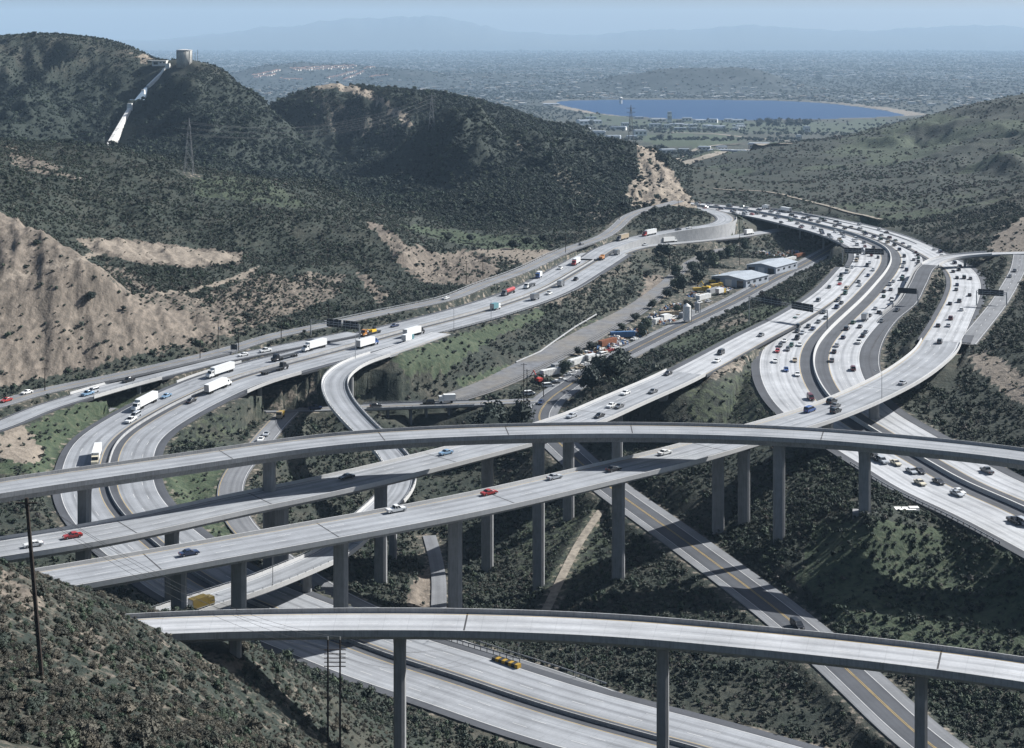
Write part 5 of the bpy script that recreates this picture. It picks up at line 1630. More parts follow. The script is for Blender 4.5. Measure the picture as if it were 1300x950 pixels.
# guard rails: posts and a rail
def guard_rail(key, off, s0, s1, label, step=2.0):
    r = R[key]
    root = empty('guard_rail', tuple(r.at((s0 + s1) / 2, off)[0])); tag(root, label, 'guard rail')
    i0, i1 = int(np.searchsorted(r.s, s0)), int(np.searchsorted(r.s, s1))
    i1 = min(i1, len(r.p) - 1)
    if i1 - i0 < 2: return
    mb = MB(); sweep(mb, r, [(off - 0.06, 0.42), (off + 0.02, 0.57), (off - 0.06, 0.74), (off + 0.08, 0.74), (off + 0.08, 0.42)], i0, i1); adopt(mb.build('rail', M['galvanised']), root)
    x = r.s[i0]; k = 0
    pm = None
    while x < r.s[i1] and k < 140:
        p, t_ = r.at(x, off)
        if pm is None:
            mb = MB(); mb.box((0, 0, -0.6), (0.18, 0.2, 1.3)); pm = mb.mesh('post', M['wood_pole'])
        q = bpy.data.objects.new('post', pm); q.location = p; link(q); adopt(q, root)
        x += step; k += 1


r = R['SR1']
guard_rail('SR1', 4.9, r.locate(760, 880)[0], r.locate(560, 812)[0], 'guard rail on the right edge of the narrow ramp road')
guard_rail('SR1', -4.9, r.locate(640, 841)[0], r.locate(430, 758)[0], 'guard rail on the left edge of the narrow ramp road')
guard_rail('M', 17.6, R['M'].locate(620, 868)[0], R['M'].locate(470, 806)[0], 'guard rail on the right shoulder of the freeway at the bottom')
guard_rail('M', 17.4, R['M'].locate(430, 460)[0] + 70, R['M'].locate(755, 350)[0], 'guard rail along the brush bank side of the truck freeway', 4.0)
guard_rail('I5', -24.2, R['I5'].locate(1280, 690)[0], R['I5'].locate(1080, 590)[0], 'guard rail along the near edge of the wide freeway at right', 3.0)
guard_rail('FRD', -4.7, R['FRD'].locate(420, 411)[0], R['FRD'].locate(718, 318)[0], 'guard rail along the frontage road below the slide scar', 4.0)


# scrap yard sheds
def shed(c0, c1, c2, h, label):
    """three ground corners: near left, near right, far right"""
    A_, B_, C_ = (np.array(P(*c)[:2]) for c in (c0, c1, c2))
    ex = (B_ - A_); L = float(np.linalg.norm(ex)); ex /= L
    ey = np.array([-ex[1], ex[0]]); D = float(np.dot(C_ - B_, ey))
    c = A_ + ex * L / 2 + ey * D / 2
    z = float(min(ground(*(A_)), ground(*(B_)), ground(*C_)))
    o = empty('industrial_shed', (c[0], c[1], z), math.atan2(ex[1], ex[0])); tag(o, label, 'shed', 'scrap yard sheds')
    mb = MB(); mb.prism([(-L / 2, -1), (L / 2, -1), (L / 2, h), (0, h + 1.6), (-L / 2, h)], D); mb.build('wall', M['shed_wall'], o)
    for s in (-1, 1):
        n_ = 6
        for k in range(n_):
            y0 = -D / 2 - 0.4 + (D + 0.8) * k / n_; y1 = y0 + (D + 0.8) / n_ - 0.06
            mb = MB()
            x0, x1 = 0.0, s * (L / 2 + 0.5); z0, z1 = h + 1.72, h + 0.05
            for zz in (0, 0.14): mb.v += [(x0, y0, z0 + zz), (x1, y0, z1 + zz), (x1, y1, z1 + zz), (x0, y1, z0 + zz)]
            for f in ((0, 1, 2, 3), (4, 5, 6, 7), (0, 1, 5, 4), (1, 2, 6, 5), (2, 3, 7, 6), (3, 0, 4, 7)): mb.f.append(f); mb.m.append(0); mb.uv.append(None)
            mb.build('roof_panel', M['metal_roof'], o)
    for k in range(3):
        mb = MB(); mb.box((-L / 2 + L * (k + 0.5) / 3, -D / 2 - 0.05, -0.5), (4.2, 0.16, 4.3)); mb.build('roller_door', M['dark_glass' if k != 1 else 'white_wall'], o)
    for k in range(4):
        mb = MB(); mb.box((L / 2 + 0.05, -D / 2 + D * (k + 0.5) / 4, 2.2), (0.16, 2.6, 1.2)); mb.build('window', M['dark_glass'], o)


shed((903, 357, 143), (947, 362, 143), (957, 353, 143), 4.4, 'front shed of the scrap yard with pale sheet metal roof')
shed((948, 341.5, 143), (985, 345, 143), (997, 336, 143), 4.6, 'rear shed of the scrap yard, bluish metal roof')


# yard clutter: containers, tanks, scrap heaps, machines
YC = {'white': (0.62, 0.62, 0.60), 'grey': (0.28, 0.29, 0.30), 'rust': (0.21, 0.085, 0.045), 'blue': (0.06, 0.13, 0.26), 'yellow': (0.60, 0.38, 0.03), 'red': (0.38, 0.04, 0.03), 'tan': (0.36, 0.29, 0.20)}
for k, c_ in YC.items(): flat_mat('yard_' + k, c_, 0.7, 0.18, 0.8)


def lay(u, v):
    return hit(u, v, 500, 1200)


def container(u, v, rz, col, label, L=12.0):
    x, y, z = lay(u, v)
    o = empty('shipping_container', (x, y, z), rz); tag(o, label, 'container', 'containers in the scrap yard')
    mb = MB()
    n_ = 12
    for k in range(n_):
        mb.box((-L / 2 + L * (k + 0.5) / n_, 0, 0.1), (L / n_ * 0.6, 2.44, 2.6)); mb.box((-L / 2 + L * (k + 0.98) / n_, 0, 0.15), (L / n_ * 0.4, 2.36, 2.5))
    mb.build('shell', M['yard_' + col], o)
    for s in (-0.6, 0.6):
        mb = MB(); mb.box((L / 2 + 0.05, s, 0.25), (0.1, 1.1, 2.35)); mb.build('door', M['yard_grey'], o)


def heap(u, v, w, h, label, seed):
    x, y, z = lay(u, v)
    g_ = random.Random(seed)
    o = empty('scrap_heap', (x, y, z), g_.uniform(0, 3)); tag(o, label, 'scrap heap', 'heaps in the scrap yard')
    for col in ('rust', 'grey', 'white', 'tan', 'blue'):
        mb = MB()
        for k in range(14):
            a = g_.uniform(0, 6.28); rr = w / 2 * math.sqrt(g_.random())
            hz_ = h * (1 - rr / (w / 2)) * g_.uniform(0.3, 1)
            mb.box((rr * math.cos(a), rr * math.sin(a), hz_ - 0.4), (g_.uniform(0.4, 2.2), g_.uniform(0.3, 1.2), g_.uniform(0.3, 1.2)), rz=g_.uniform(0, 3.1), top=g_.uniform(0.5, 1))
        mb.build('scrap_piece_pile', M['yard_' + col], o)['kind'] = 'stuff'


def silo(u, v, r_, h, label, col='white'):
    x, y, z = lay(u, v)
    o = empty('storage_silo', (x, y, z)); tag(o, label, 'silo')
    mb = MB(); mb.tube((0, 0, 1.5), (0, 0, h), r_, r_, 20); mb.tube((0, 0, h), (0, 0, h + r_ * 0.7), r_, 0.2, 20); mb.build('tank', M['yard_' + col], o, False)
    for k in range(4):
        a = k * 1.57 + 0.78
        mb = MB(); mb.tube((r_ * 0.8 * math.cos(a), r_ * 0.8 * math.sin(a), -0.3), (r_ * 0.8 * math.cos(a), r_ * 0.8 * math.sin(a), 1.7), 0.15, 0.15, 6); mb.build('leg', M['yard_grey'], o)
    mb = MB(); mb.box((r_ + 0.2, 0, 0), (0.3, 0.6, h)); mb.build('ladder', M['yard_grey'], o)


def excavator(u, v, rz, label, col='yellow'):
    x, y, z = lay(u, v)
    o = empty('excavator', (x, y, z), rz); tag(o, label, 'excavator', 'machines in the scrap yard')
    for s in (-1, 1):
        mb = MB(); mb.prism([(-1.9, 0.25), (-1.5, 0), (1.5, 0), (1.9, 0.25), (1.9, 0.6), (1.5, 0.85), (-1.5, 0.85), (-1.9, 0.6)], 0.6, y0=s * 1.1 - 0.3); mb.build('track', M['dark_metal'], o)
    mb = MB(); mb.box((-0.5, 0, 0.95), (3.4, 2.5, 1.2), top=0.94); mb.build('body', M['yard_' + col], o)
    mb = MB(); mb.box((0.6, 0.7, 2.15), (1.4, 1.0, 1.1), top=0.85); mb.build('cab', M['dark_glass'], o)
    mb = MB(); mb.tube((1.0, -0.3, 1.7), (3.4, -0.3, 4.6), 0.26, 0.2, 6); mb.build('boom', M['yard_' + col], o)
    mb = MB(); mb.tube((3.4, -0.3, 4.6), (5.4, -0.3, 2.2), 0.2, 0.15, 6); mb.build('arm', M['yard_' + col], o)
    mb = MB(); mb.box((5.5, -0.3, 1.3), (0.8, 0.9, 1.0), top=0.7); mb.build('bucket', M['dark_metal'], o)


for (u, v, rz, col, lab) in ((700, 476, 0.75, 'white', 'long white container at the near end of the scrap yard'), (714, 468, 0.75, 'grey', 'grey container behind the long white one'), (733, 462, 0.9, 'white', 'white container beside the single rounded tree'), (771, 438, 0.9, 'rust', 'rusty container in the middle of the scrap yard'), (790, 428, 0.2, 'blue', 'blue container left of the green yard tree'), (838, 410, 0.9, 'white', 'white container right of the green yard tree'), (850, 402, 0.4, 'tan', 'tan container near the white silo'), (893, 380, 0.9, 'white', 'white container by the road in front of the sheds'), (905, 372, 1.0, 'grey', 'grey container left of the front shed door'), (872, 402, 0.9, 'grey', 'grey container at the road edge below the silo'), (1003, 332, 0.9, 'white', 'white container right of the rear shed'), (1015, 327, 0.9, 'rust', 'rusty container under the freeway bridge end')):
    container(u, v, rz, col, lab)
for i, (u, v, w_, h_, lab) in enumerate(((745, 456, 9, 3, 'scrap heap behind the rounded tree'), (760, 447, 10, 3.5, 'mixed scrap heap left of the rusty container'), (783, 432, 9, 3, 'low scrap heap beside the blue container'), (800, 424, 10, 4, 'rusty scrap heap left of the green yard tree'), (830, 405, 10, 4, 'tall scrap heap right of the green yard tree'), (845, 396, 9, 3, 'scrap heap in front of the low dark tree'), (858, 390, 11, 3, 'scrap heap left of the white silo'), (990, 326, 12, 3, 'reddish scrap heap behind the rear shed'), (1008, 322, 12, 3, 'red and rusty heap by the freeway bridge'), (968, 322, 10, 2.5, 'scrap heap behind the rear shed, left end'), (880, 376, 9, 2.5, 'scrap heap beside the yellow machines'))):
    heap(u, v, w_, h_, lab, 900 + i)
for i in range(16):
    t_ = (i + 0.5) / 16
    heap(738 + 134 * t_ + rnd.uniform(-6, 6), 462 - 68 * t_ + rnd.uniform(-5, 3), rnd.uniform(5, 8), rnd.uniform(1.5, 3), ORD[i] + ' small pile along the scrap yard, counted from its near end', 950 + i)
for i in range(9):
    heap(890 + 9 * i + rnd.uniform(-3, 3), 370 - 1.2 * i + rnd.uniform(-3, 3), rnd.uniform(4, 6), rnd.uniform(1.2, 2.2), ORD[i] + ' small pile in front of the sheds, counted from the left', 980 + i)
silo(872, 410, 2.0, 8.5, 'white upright silo in the scrap yard')
silo(885, 398, 1.4, 5.5, 'short grey silo right of the white one', 'grey')
for (u, v, rz, lab) in ((905, 360, 0.4, 'yellow excavator left of the front shed, nearest the trees'), (917, 358, 2.0, 'yellow excavator directly in front of the front shed'), (930, 362, 1.0, 'yellow excavator at the front shed corner'), (897, 368, 2.6, 'yellow excavator beside the grey container')):
    excavator(u, v, rz, lab)
excavator(683, 486, 2.2, 'red crane-like excavator by the junction poles', 'red')

# white pipeline on the brush bank
pp = [hit(u, v, 600, 900) for (u, v) in ((655, 462), (685, 449), (700, 438), (730, 417), (757, 401))]
o = empty('pipeline', pp[0]); tag(o, 'thick white pipe laid along the foot of the brush bank', 'pipe')
for a_, b_ in zip(pp[:-1], pp[1:]):
    mb = MB(); mb.tube((a_[0], a_[1], a_[2] + 0.7), (b_[0], b_[1], b_[2] + 0.7), 0.38, 0.38, 10); adopt(mb.build('pipe_segment', M['bridge_concrete']), o)
    m_ = [(a_[k] + b_[k]) / 2 for k in range(3)]
    mb = MB(); mb.box((m_[0], m_[1], m_[2] - 1.3), (1.0, 1.0, 1.6)); adopt(mb.build('saddle', M['pale_concrete']), o)

# pier-like slab and pale rocks near the right pier
x, y, z = hit(1149, 648, 380, 480)
mb = MB(); mb.box((0, 0, -0.5), (6.5, 3.4, 1.1), top=0.9); mb.box((2.6, 0.3, -0.3), (3.4, 2.2, 1.2), top=0.8); q = mb.build('concrete_block', M['white_concrete']); q.location = (x, y, z)
tag(q, 'white concrete headwall block beside the right flyover pier', 'block')

# far works by the reservoir
def far_building(u, v, w_, d_, h_, label, col='white_wall', roof='metal_roof', ymin=2300):
    x, y, z = hit(u, v, ymin)
    o = empty('works_building', (x, y, z), rnd.uniform(-0.3, 0.3)); tag(o, label, 'building', 'works buildings near the reservoir')
    mb = MB(); mb.box((0, 0, -3), (w_, d_, h_ + 3)); mb.build('wall', M[col], o)
    mb = MB(); mb.box((0, 0, h_), (w_ * 1.04, d_ * 1.04, h_ * 0.25), top=0.86); mb.build('roof', M[roof], o)
    for k in range(3):
        mb = MB(); mb.box((-w_ / 2 + w_ * (k + 0.5) / 3, -d_ / 2 - 0.2, h_ * 0.35), (w_ / 6, 0.5, h_ * 0.4)); mb.build('window', M['dark_glass'], o)


for (u, v, w_, d_, h_, lab) in ((742, 158, 40, 30, 10, 'white flat building left of the pale works'), (757, 157, 30, 24, 8, 'small white building behind the left works'), (735, 164, 34, 16, 6, 'long pale shed in front of the left works'), (785, 165, 40, 14, 7, 'pale shed between the works and the tower'), (700, 134, 60, 30, 6, 'pale plant at the left tip of the reservoir'), (850, 156, 12, 12, 26, 'white tower block on the reservoir shore'), (836, 154, 44, 18, 6, 'long white shed left of the white tower block'), (872, 154, 30, 20, 9, 'white shed right of the white tower block'), (888, 156, 34, 22, 8, 'pale shed in the row along the shore, third from the tower block'), (905, 156, 28, 18, 9, 'pale shed in the row along the shore, fourth from the tower block'), (925, 155, 26, 18, 8, 'pale shed in the row along the shore, fifth from the tower block'), (936, 156, 36, 20, 8, 'white shed at the right end of the shore row'), (862, 160, 30, 16, 6, 'low shed below the white tower block'), (880, 161, 24, 16, 6, 'low shed second below the shore row'), (898, 162, 26, 14, 6, 'low shed third below the shore row'), (826, 198, 26, 12, 5, 'long cream building above the rock cliff'), (848, 195, 26, 12, 6, 'cream building right of the long one above the cliff'), (868, 193, 20, 10, 5, 'small cream building further right above the cliff'), (838, 205, 22, 10, 5, 'low building just behind the cliff top'), (1024, 168, 14, 14, 12, 'white dome-like hut on the green field'), (1014, 177, 10, 10, 8, 'small white hut below the dome-like hut'), (760, 172, 30, 18, 8, 'dark-windowed plant block right of the second hill'), (778, 178, 26, 16, 8, 'plant block near the lattice tower'), (812, 172, 28, 18, 10, 'plant block right of the lattice tower')):
    far_building(u, v, w_, d_, h_, lab)
fb = random.Random(5)
for i in range(34):
    u_, v_ = (fb.uniform(828, 965), fb.uniform(157, 166)) if i < 14 else (fb.uniform(700, 820), fb.uniform(150, 178)) if i < 24 else (fb.uniform(860, 985), fb.uniform(184, 206))
    far_building(u_, v_, fb.uniform(14, 34), fb.uniform(10, 18), fb.uniform(4, 8), ORD[i % 14 if i < 14 else (i - 14) if i < 24 else i - 24] + (' small shed of the scatter below the shore row' if i < 14 else ' small building of the scatter behind the second dark hill' if i < 24 else ' small building beside the far freeway'), fb.choice(('white_wall', 'stucco', 'shed_wall')))
x, y, z = P(788, 132, ZC)
o = empty('intake_tower', (x, y, 0)); tag(o, 'white intake tower standing in the reservoir', 'tower')
mb = MB(); mb.tube((0, 0, -3), (0, 0, 18), 5.5, 5.5, 16); mb.build('shaft', M['white_wall'], o)
mb = MB(); mb.tube((0, 0, 18), (0, 0, 22), 8, 8, 16); mb.build('gallery', M['dark_glass'], o)
mb = MB(); mb.tube((0, 0, 22), (0, 0, 26), 8.4, 3, 16); mb.build('roof', M['white_wall'], o)

# far roads on the valley floor
for (nm, lab, pts, w_) in (('far_road', 'pale far freeway beyond the cliff', ((1000, 184), (965, 187), (930, 192), (900, 199), (878, 206), (858, 214)), 18), ('far_road', 'pale side road left of the far freeway', ((940, 184), (905, 186), (880, 192), (862, 203), (850, 214)), 9), ('far_road', 'light track along the foot of the green hills', ((905, 240), (960, 243), (1010, 252), (1050, 262), (1085, 272), (1120, 281)), 4), ('far_road', 'road between works and green field', ((845, 168), (900, 170), (960, 176), (1000, 180)), 16)):
    mb = MB()
    H = [hit(u, v, 1150 if 'track' in lab else 1750) for (u, v) in pts]
    q, _s = catmull(H, 10)
    t_ = np.gradient(q, axis=0); t_[:, 2] = 0; t_ /= np.linalg.norm(t_, axis=1)[:, None]
    nr_ = np.stack([t_[:, 1], -t_[:, 0], 0 * t_[:, 0]], 1) * w_ / 2
    zz = np.array([max(float(ground(a, b)), float(ground(a + n_[0], b + n_[1])), float(ground(a - n_[0], b - n_[1]))) for (a, b, c), n_ in zip(q, nr_)]) + 0.5
    A_ = q - nr_; B_ = q + nr_; A_[:, 2] = zz; B_[:, 2] = zz
    mb.quad_strip(A_, B_)
    tag(mb.build(nm, M['pale_dirt']), lab, kind='structure')

# tract houses on the far hillside
def house_meshes(w_, d_, h_):
    a = MB(); a.box((0, 0, -3), (w_, d_, h_ + 3)); wl = a.mesh('wall', M['stucco'])
    a = MB(); a.v += [(-w_ * .55, -d_ * .55, h_), (w_ * .55, -d_ * .55, h_), (w_ * .55, d_ * .55, h_), (-w_ * .55, d_ * .55, h_), (-w_ * .3, 0, h_ + 3), (w_ * .3, 0, h_ + 3)]
    for f in ((0, 1, 5, 4), (1, 2, 5), (2, 3, 4, 5), (3, 0, 4), (3, 2, 1, 0)): a.f.append(f); a.m.append(0); a.uv.append(None)
    return wl, a.mesh('roof', M['roof_tile'])


HM = [house_meshes(18, 13, 6), house_meshes(15, 13, 7)]
rowdef = (((320, 97), (355, 90), 15, 'lower left row'), ((322, 100), (350, 95), 10, 'front of the lower left row'), ((368, 88), (452, 84), 30, 'ridge row'), ((372, 90), (448, 87), 22, 'second ridge row'), ((355, 101), (385, 102), 7, 'isolated low row'), ((415, 101), (452, 91), 14, 'street climbing the slope'), ((436, 102), (462, 92), 12, 'right side of the climbing street'), ((470, 99), (492, 96), 10, 'small cluster left of the road cut'), ((462, 88), (475, 86), 5, 'short row right of the ridge'))
hn = 0
for (a_, b_, n_, lab) in rowdef:
    for k in range(n_):
        t_ = (k + 0.5) / n_
        x, y, z = hit(a_[0] + (b_[0] - a_[0]) * t_ + rnd.uniform(-0.5, 0.5), a_[1] + (b_[1] - a_[1]) * t_ + rnd.uniform(-0.5, 0.5), 6500)
        o = empty('house', (x, y, z), rnd.uniform(-0.4, 0.4)); tag(o, ORD[k] + ' house from the left, far tract, ' + lab, 'house', 'far tract houses, ' + lab)
        wl, rf = HM[hn % 2]; hn += 1
        link(bpy.data.objects.new('wall', wl), o); link(bpy.data.objects.new('roof', rf), o)

# the city itself: thousands of blocks nobody could count, one object
mb = MB()
n_ = 6500
u_ = rng.uniform(-100, 1450, n_); ly = rng.uniform(math.log(5600), math.log(24000), n_)
yb = np.exp(ly); xb = (u_ - 650) / F * yb
okc = (grid_val(sd, xb, yb) > 120) & (fbm(xb / 900, yb / 900, 3, 91) > -0.15)
zb = ground(xb, yb)
for x, y, z in zip(xb[okc], yb[okc], zb[okc]):
    if z > 40: continue
    k = y / 9000
    mb.box((x, y, z - 2), (rnd.choice((12, 16, 22, 34)) * k ** 0.8, rnd.uniform(12, 30) * k ** 0.5, rnd.choice((5, 6, 6, 7, 8, 10)) * (0.7 + 0.3 * k) + 2), mi=rnd.choice((0, 0, 1, 2)), rz=0.15)
flat_mat('city_pale', (0.55, 0.54, 0.51), 0.8, 0.1, 0.01); flat_mat('city_grey', (0.28, 0.28, 0.28), 0.8, 0.1, 0.01); flat_mat('city_warm', (0.40, 0.34, 0.28), 0.8, 0.1, 0.01)
tag(mb.build('city_blocks', [M['city_pale'], M['city_grey'], M['city_warm']]), 'countless pale buildings scattered across the valley floor', kind='stuff')
# ------------------------------------------------------------------ vehicles
PAINT = {'white': (0.70, 0.70, 0.68), 'silver': (0.36, 0.38, 0.40), 'black': (0.012, 0.012, 0.014), 'navy': (0.016, 0.028, 0.075), 'grey': (0.10, 0.105, 0.11), 'red': (0.33, 0.022, 0.018), 'maroon': (0.10, 0.012, 0.014), 'blue': (0.025, 0.07, 0.22), 'tan': (0.34, 0.27, 0.18), 'yellow': (0.46, 0.30, 0.03), 'green': (0.02, 0.07, 0.045), 'teal': (0.08, 0.20, 0.22), 'orange': (0.42, 0.17, 0.03), 'pale blue': (0.17, 0.28, 0.40), 'cream': (0.55, 0.50, 0.38), 'shaded_yellow': (0.13, 0.092, 0.016)}  # last entry: yellow truck paint darkened to stand in for flyover shade
for k, c_ in PAINT.items():
    t = NT('paint_' + k.replace(' ', '_')); t.color(c_); t.set(Roughness=0.32); t.b.inputs['Specular IOR Level'].default_value = 0.5
    t.b.inputs['Coat Weight'].default_value = 0.4
    M['paint_' + k] = t.m
flat_mat('tyre', (0.012, 0.012, 0.012), 0.9, 0.1, 3); flat_mat('rim', (0.35, 0.35, 0.36), 0.4, 0.1, 3, 0.5, 0.8)
flat_mat('head_lens', (0.75, 0.75, 0.72), 0.2, 0.05, 3, 0.5); flat_mat('tail_lens', (0.35, 0.01, 0.01), 0.3, 0.05, 3, 0.5)
M['paint_slot'] = M['paint_white']

SPEC = {  # length, width, roof height, side profile of the body, cabin (x0, x1 at belt, x0, x1 at roof)
    'car': (4.8, 1.82, 1.40, [(-2.4, .38), (-2.35, .86), (-1.35, .93), (0.95, .93), (2.2, .76), (2.4, .58), (2.38, .30), (-2.3, .26)], (-1.45, 1.0, -0.85, 0.25)),
    'hatchback': (4.2, 1.74, 1.45, [(-2.1, .38), (-2.08, .95), (0.7, .95), (1.9, .80), (2.1, .60), (2.08, .30), (-2.0, .26)], (-2.0, 0.85, -1.55, 0.1)),
    'van': (5.0, 1.95, 1.95, [(-2.5, .40), (-2.48, 1.15), (1.4, 1.15), (2.35, .95), (2.5, .65), (2.48, .32), (-2.4, .28)], (-2.44, 1.75, -2.3, 0.75)),
    'suv': (4.9, 1.95, 1.80, [(-2.45, .45), (-2.42, 1.08), (0.9, 1.08), (2.25, .98), (2.42, .75), (2.40, .36), (-2.35, .32)], (-2.36, 1.0, -2.1, 0.35)),
    'pickup': (5.4, 1.95, 1.80, [(-2.7, .50), (-2.68, 1.06), (1.0, 1.06), (2.5, .98), (2.7, .75), (2.68, .36), (-2.6, .34)], (-0.75, 1.1, -0.55, 0.45)),
}


def car_pieces(kind):
    L, Wd, H, prof, cab = SPEC[kind]
    body = MB()
    # body: belly narrower, shoulders full width
    n_ = len(prof)
    for y, k in ((-Wd / 2, 0), (Wd / 2, 1)):
        body.v += [(x, y * (0.94 if z < 0.45 else 1.0 if z < 0.9 else 0.955), z) for (x, z) in prof]
    for i in range(n_):
        j = (i + 1) % n_
        body.f.append((i, i + n_, j + n_, j)); body.m.append(0); body.uv.append(None)
    body.f.append(tuple(range(n_))); body.f.append(tuple(reversed(range(n_, 2 * n_)))); body.m += [0, 0]; body.uv += [None, None]
    belt = max(z for x, z in prof) - 0.01
    glass = MB(); roof = MB()
    a0, a1, b0, b1 = cab
    wb, wt = Wd * 0.47, Wd * 0.385
    zt = H - 0.05
    glass.v += [(a0, -wb, belt), (a1, -wb, belt), (a1, wb, belt), (a0, wb, belt), (b0, -wt, zt), (b1, -wt, zt), (b1, wt, zt), (b0, wt, zt)]
    for f in ((0, 3, 2, 1), (4, 5, 6, 7), (0, 1, 5, 4), (1, 2, 6, 5), (2, 3, 7, 6), (3, 0, 4, 7)): glass.f.append(f); glass.m.append(0); glass.uv.append(None)
    roof.box(((b0 + b1) / 2, 0, zt - 0.03), (b1 - b0 + 0.12, wt * 2 + 0.1, 0.09), top=0.92)
    for s in (-1, 1):
        for xx, xt in ((a0, b0), (a1, b1), ((a0 + a1) / 2, (b0 + b1) / 2)):
            roof.tube((xx, s * (wb + 0.005), belt), (xt, s * (wt + 0.01), zt), 0.045, 0.045, 4)
    if kind == 'pickup':
        roof.box((-1.75, 0, 1.06), (1.7, 1.5, 0.012))
    wx = L / 2 - 0.85
    return body, glass, roof, wx, Wd, L


def wheel_mb(mb, x, y, r=0.33, w=0.22, mi=0):
    mb.tube((x, y - w / 2, r), (x, y + w / 2, r), r, r, 14, mi)


CARS = {}
for kind in SPEC:
    body, glass, roof, wx, Wd, L = car_pieces(kind)
    wm = MB(); wheel_mb(wm, 0, 0)
    rm = MB(); rm.tube((0, -0.13, 0.33), (0, 0.13, 0.33), 0.19, 0.19, 10)
    hl = MB(); hl.box((0, 0, 0), (0.08, 0.42, 0.16)); tl = MB(); tl.box((0, 0, 0), (0.08, 0.38, 0.18))
    lod = MB()
    for src, mi in ((body, 0), (glass, 1), (roof, 0)):
        n0 = len(lod.v); lod.v += src.v
        for f in src.f: lod.f.append(tuple(n0 + i for i in f)); lod.m.append(mi); lod.uv.append(None)
    for sx in (-1, 1):
        for sy in (-1, 1): wheel_mb(lod, sx * wx, sy * (Wd / 2 - 0.1), mi=2)
        lod.box((2.0 * L / 4.0 - 0.02, sx * Wd * 0.33, 0.58), (0.08, 0.4, 0.16), mi=3)
        lod.box((-L / 2 + 0.02, sx * Wd * 0.36, 0.68), (0.08, 0.36, 0.16), mi=4)
    CARS[kind] = dict(body=body.mesh('body', M['paint_slot']), glass=glass.mesh('window_band', M['dark_glass']), roof=roof.mesh('roof', M['paint_slot']), wheel=wm.mesh('wheel', M['tyre']), rim=rm.mesh('rim', M['rim']), head=hl.mesh('headlight', M['head_lens']), tail=tl.mesh('tail_light', M['tail_lens']), wx=wx, W=Wd, L=L,
                      lod=lod.mesh('car', [M['paint_slot'], M['dark_glass'], M['tyre'], M['head_lens'], M['tail_lens']]))


def paint(o, col):
    o.material_slots[0].link = 'OBJECT'
    o.material_slots[0].material = M['paint_' + col]
    return o


def new(name, me, parent=None, loc=(0, 0, 0)):
    o = bpy.data.objects.new(name, me); o.location = loc
    return link(o, parent)


def make_car(kind, col, loc, rz, near):
    c = CARS[kind]
    if not near:
        o = new(kind, c['lod']); paint(o, col)
        o.location = loc; o.rotation_euler = (0, 0, rz)
        return o
    o = empty(kind, loc, rz)
    paint(new('body', c['body'], o), col); new('window_band', c['glass'], o); paint(new('roof', c['roof'], o), col)
    for sx in (-1, 1):
        for sy in (-1, 1):
            w_ = new('wheel', c['wheel'], o, (sx * c['wx'], sy * (c['W'] / 2 - 0.1), 0)); new('rim', c['rim'], w_)
    for sy in (-1, 1):
        new('headlight', c['head'], o, (c['L'] / 2 - 0.02, sy * c['W'] * 0.33, 0.58)); new('tail_light', c['tail'], o, (-c['L'] / 2 + 0.02, sy * c['W'] * 0.36, 0.68))
    return o


TW = MB(); TW.tube((0, -0.2, 0.5), (0, 0.2, 0.5), 0.5, 0.5, 14); TWM = TW.mesh('wheel', M['tyre'])


def wheels(o, xs, w_=1.05):
    for x in xs:
        for s in (-1, 1): new('wheel', TWM, o, (x, s * w_, 0))


CABM = MB(); CABM.prism([(-1.1, .7), (1.9, .7), (1.9, 1.5), (1.65, 1.75), (0.75, 1.85), (0.35, 3.0), (-1.1, 3.2)], 2.35); CABM = CABM.mesh('cab', M['paint_slot'])
CABF = MB(); CABF.prism([(-1.0, .7), (1.1, .7), (1.15, 1.7), (0.95, 3.0), (-1.0, 3.1)], 2.35); CABF = CABF.mesh('cab', M['paint_slot'])
WSH = MB(); WSH.v += [(0.80, -1.05, 1.92), (0.80, 1.05, 1.92), (0.42, 1.0, 2.95), (0.42, -1.0, 2.95)]; WSH.f.append((0, 1, 2, 3)); WSH.m.append(0); WSH.uv.append(None)
WSH.box((-0.35, 0, 2.0), (0.9, 2.38, 0.75)); WSHM = WSH.mesh('window_band', M['dark_glass'])
WSF = MB(); WSF.box((0.25, 0, 1.85), (1.75, 2.38, 0.8), top=0.93); WSFM = WSF.mesh('window_band', M['dark_glass'])


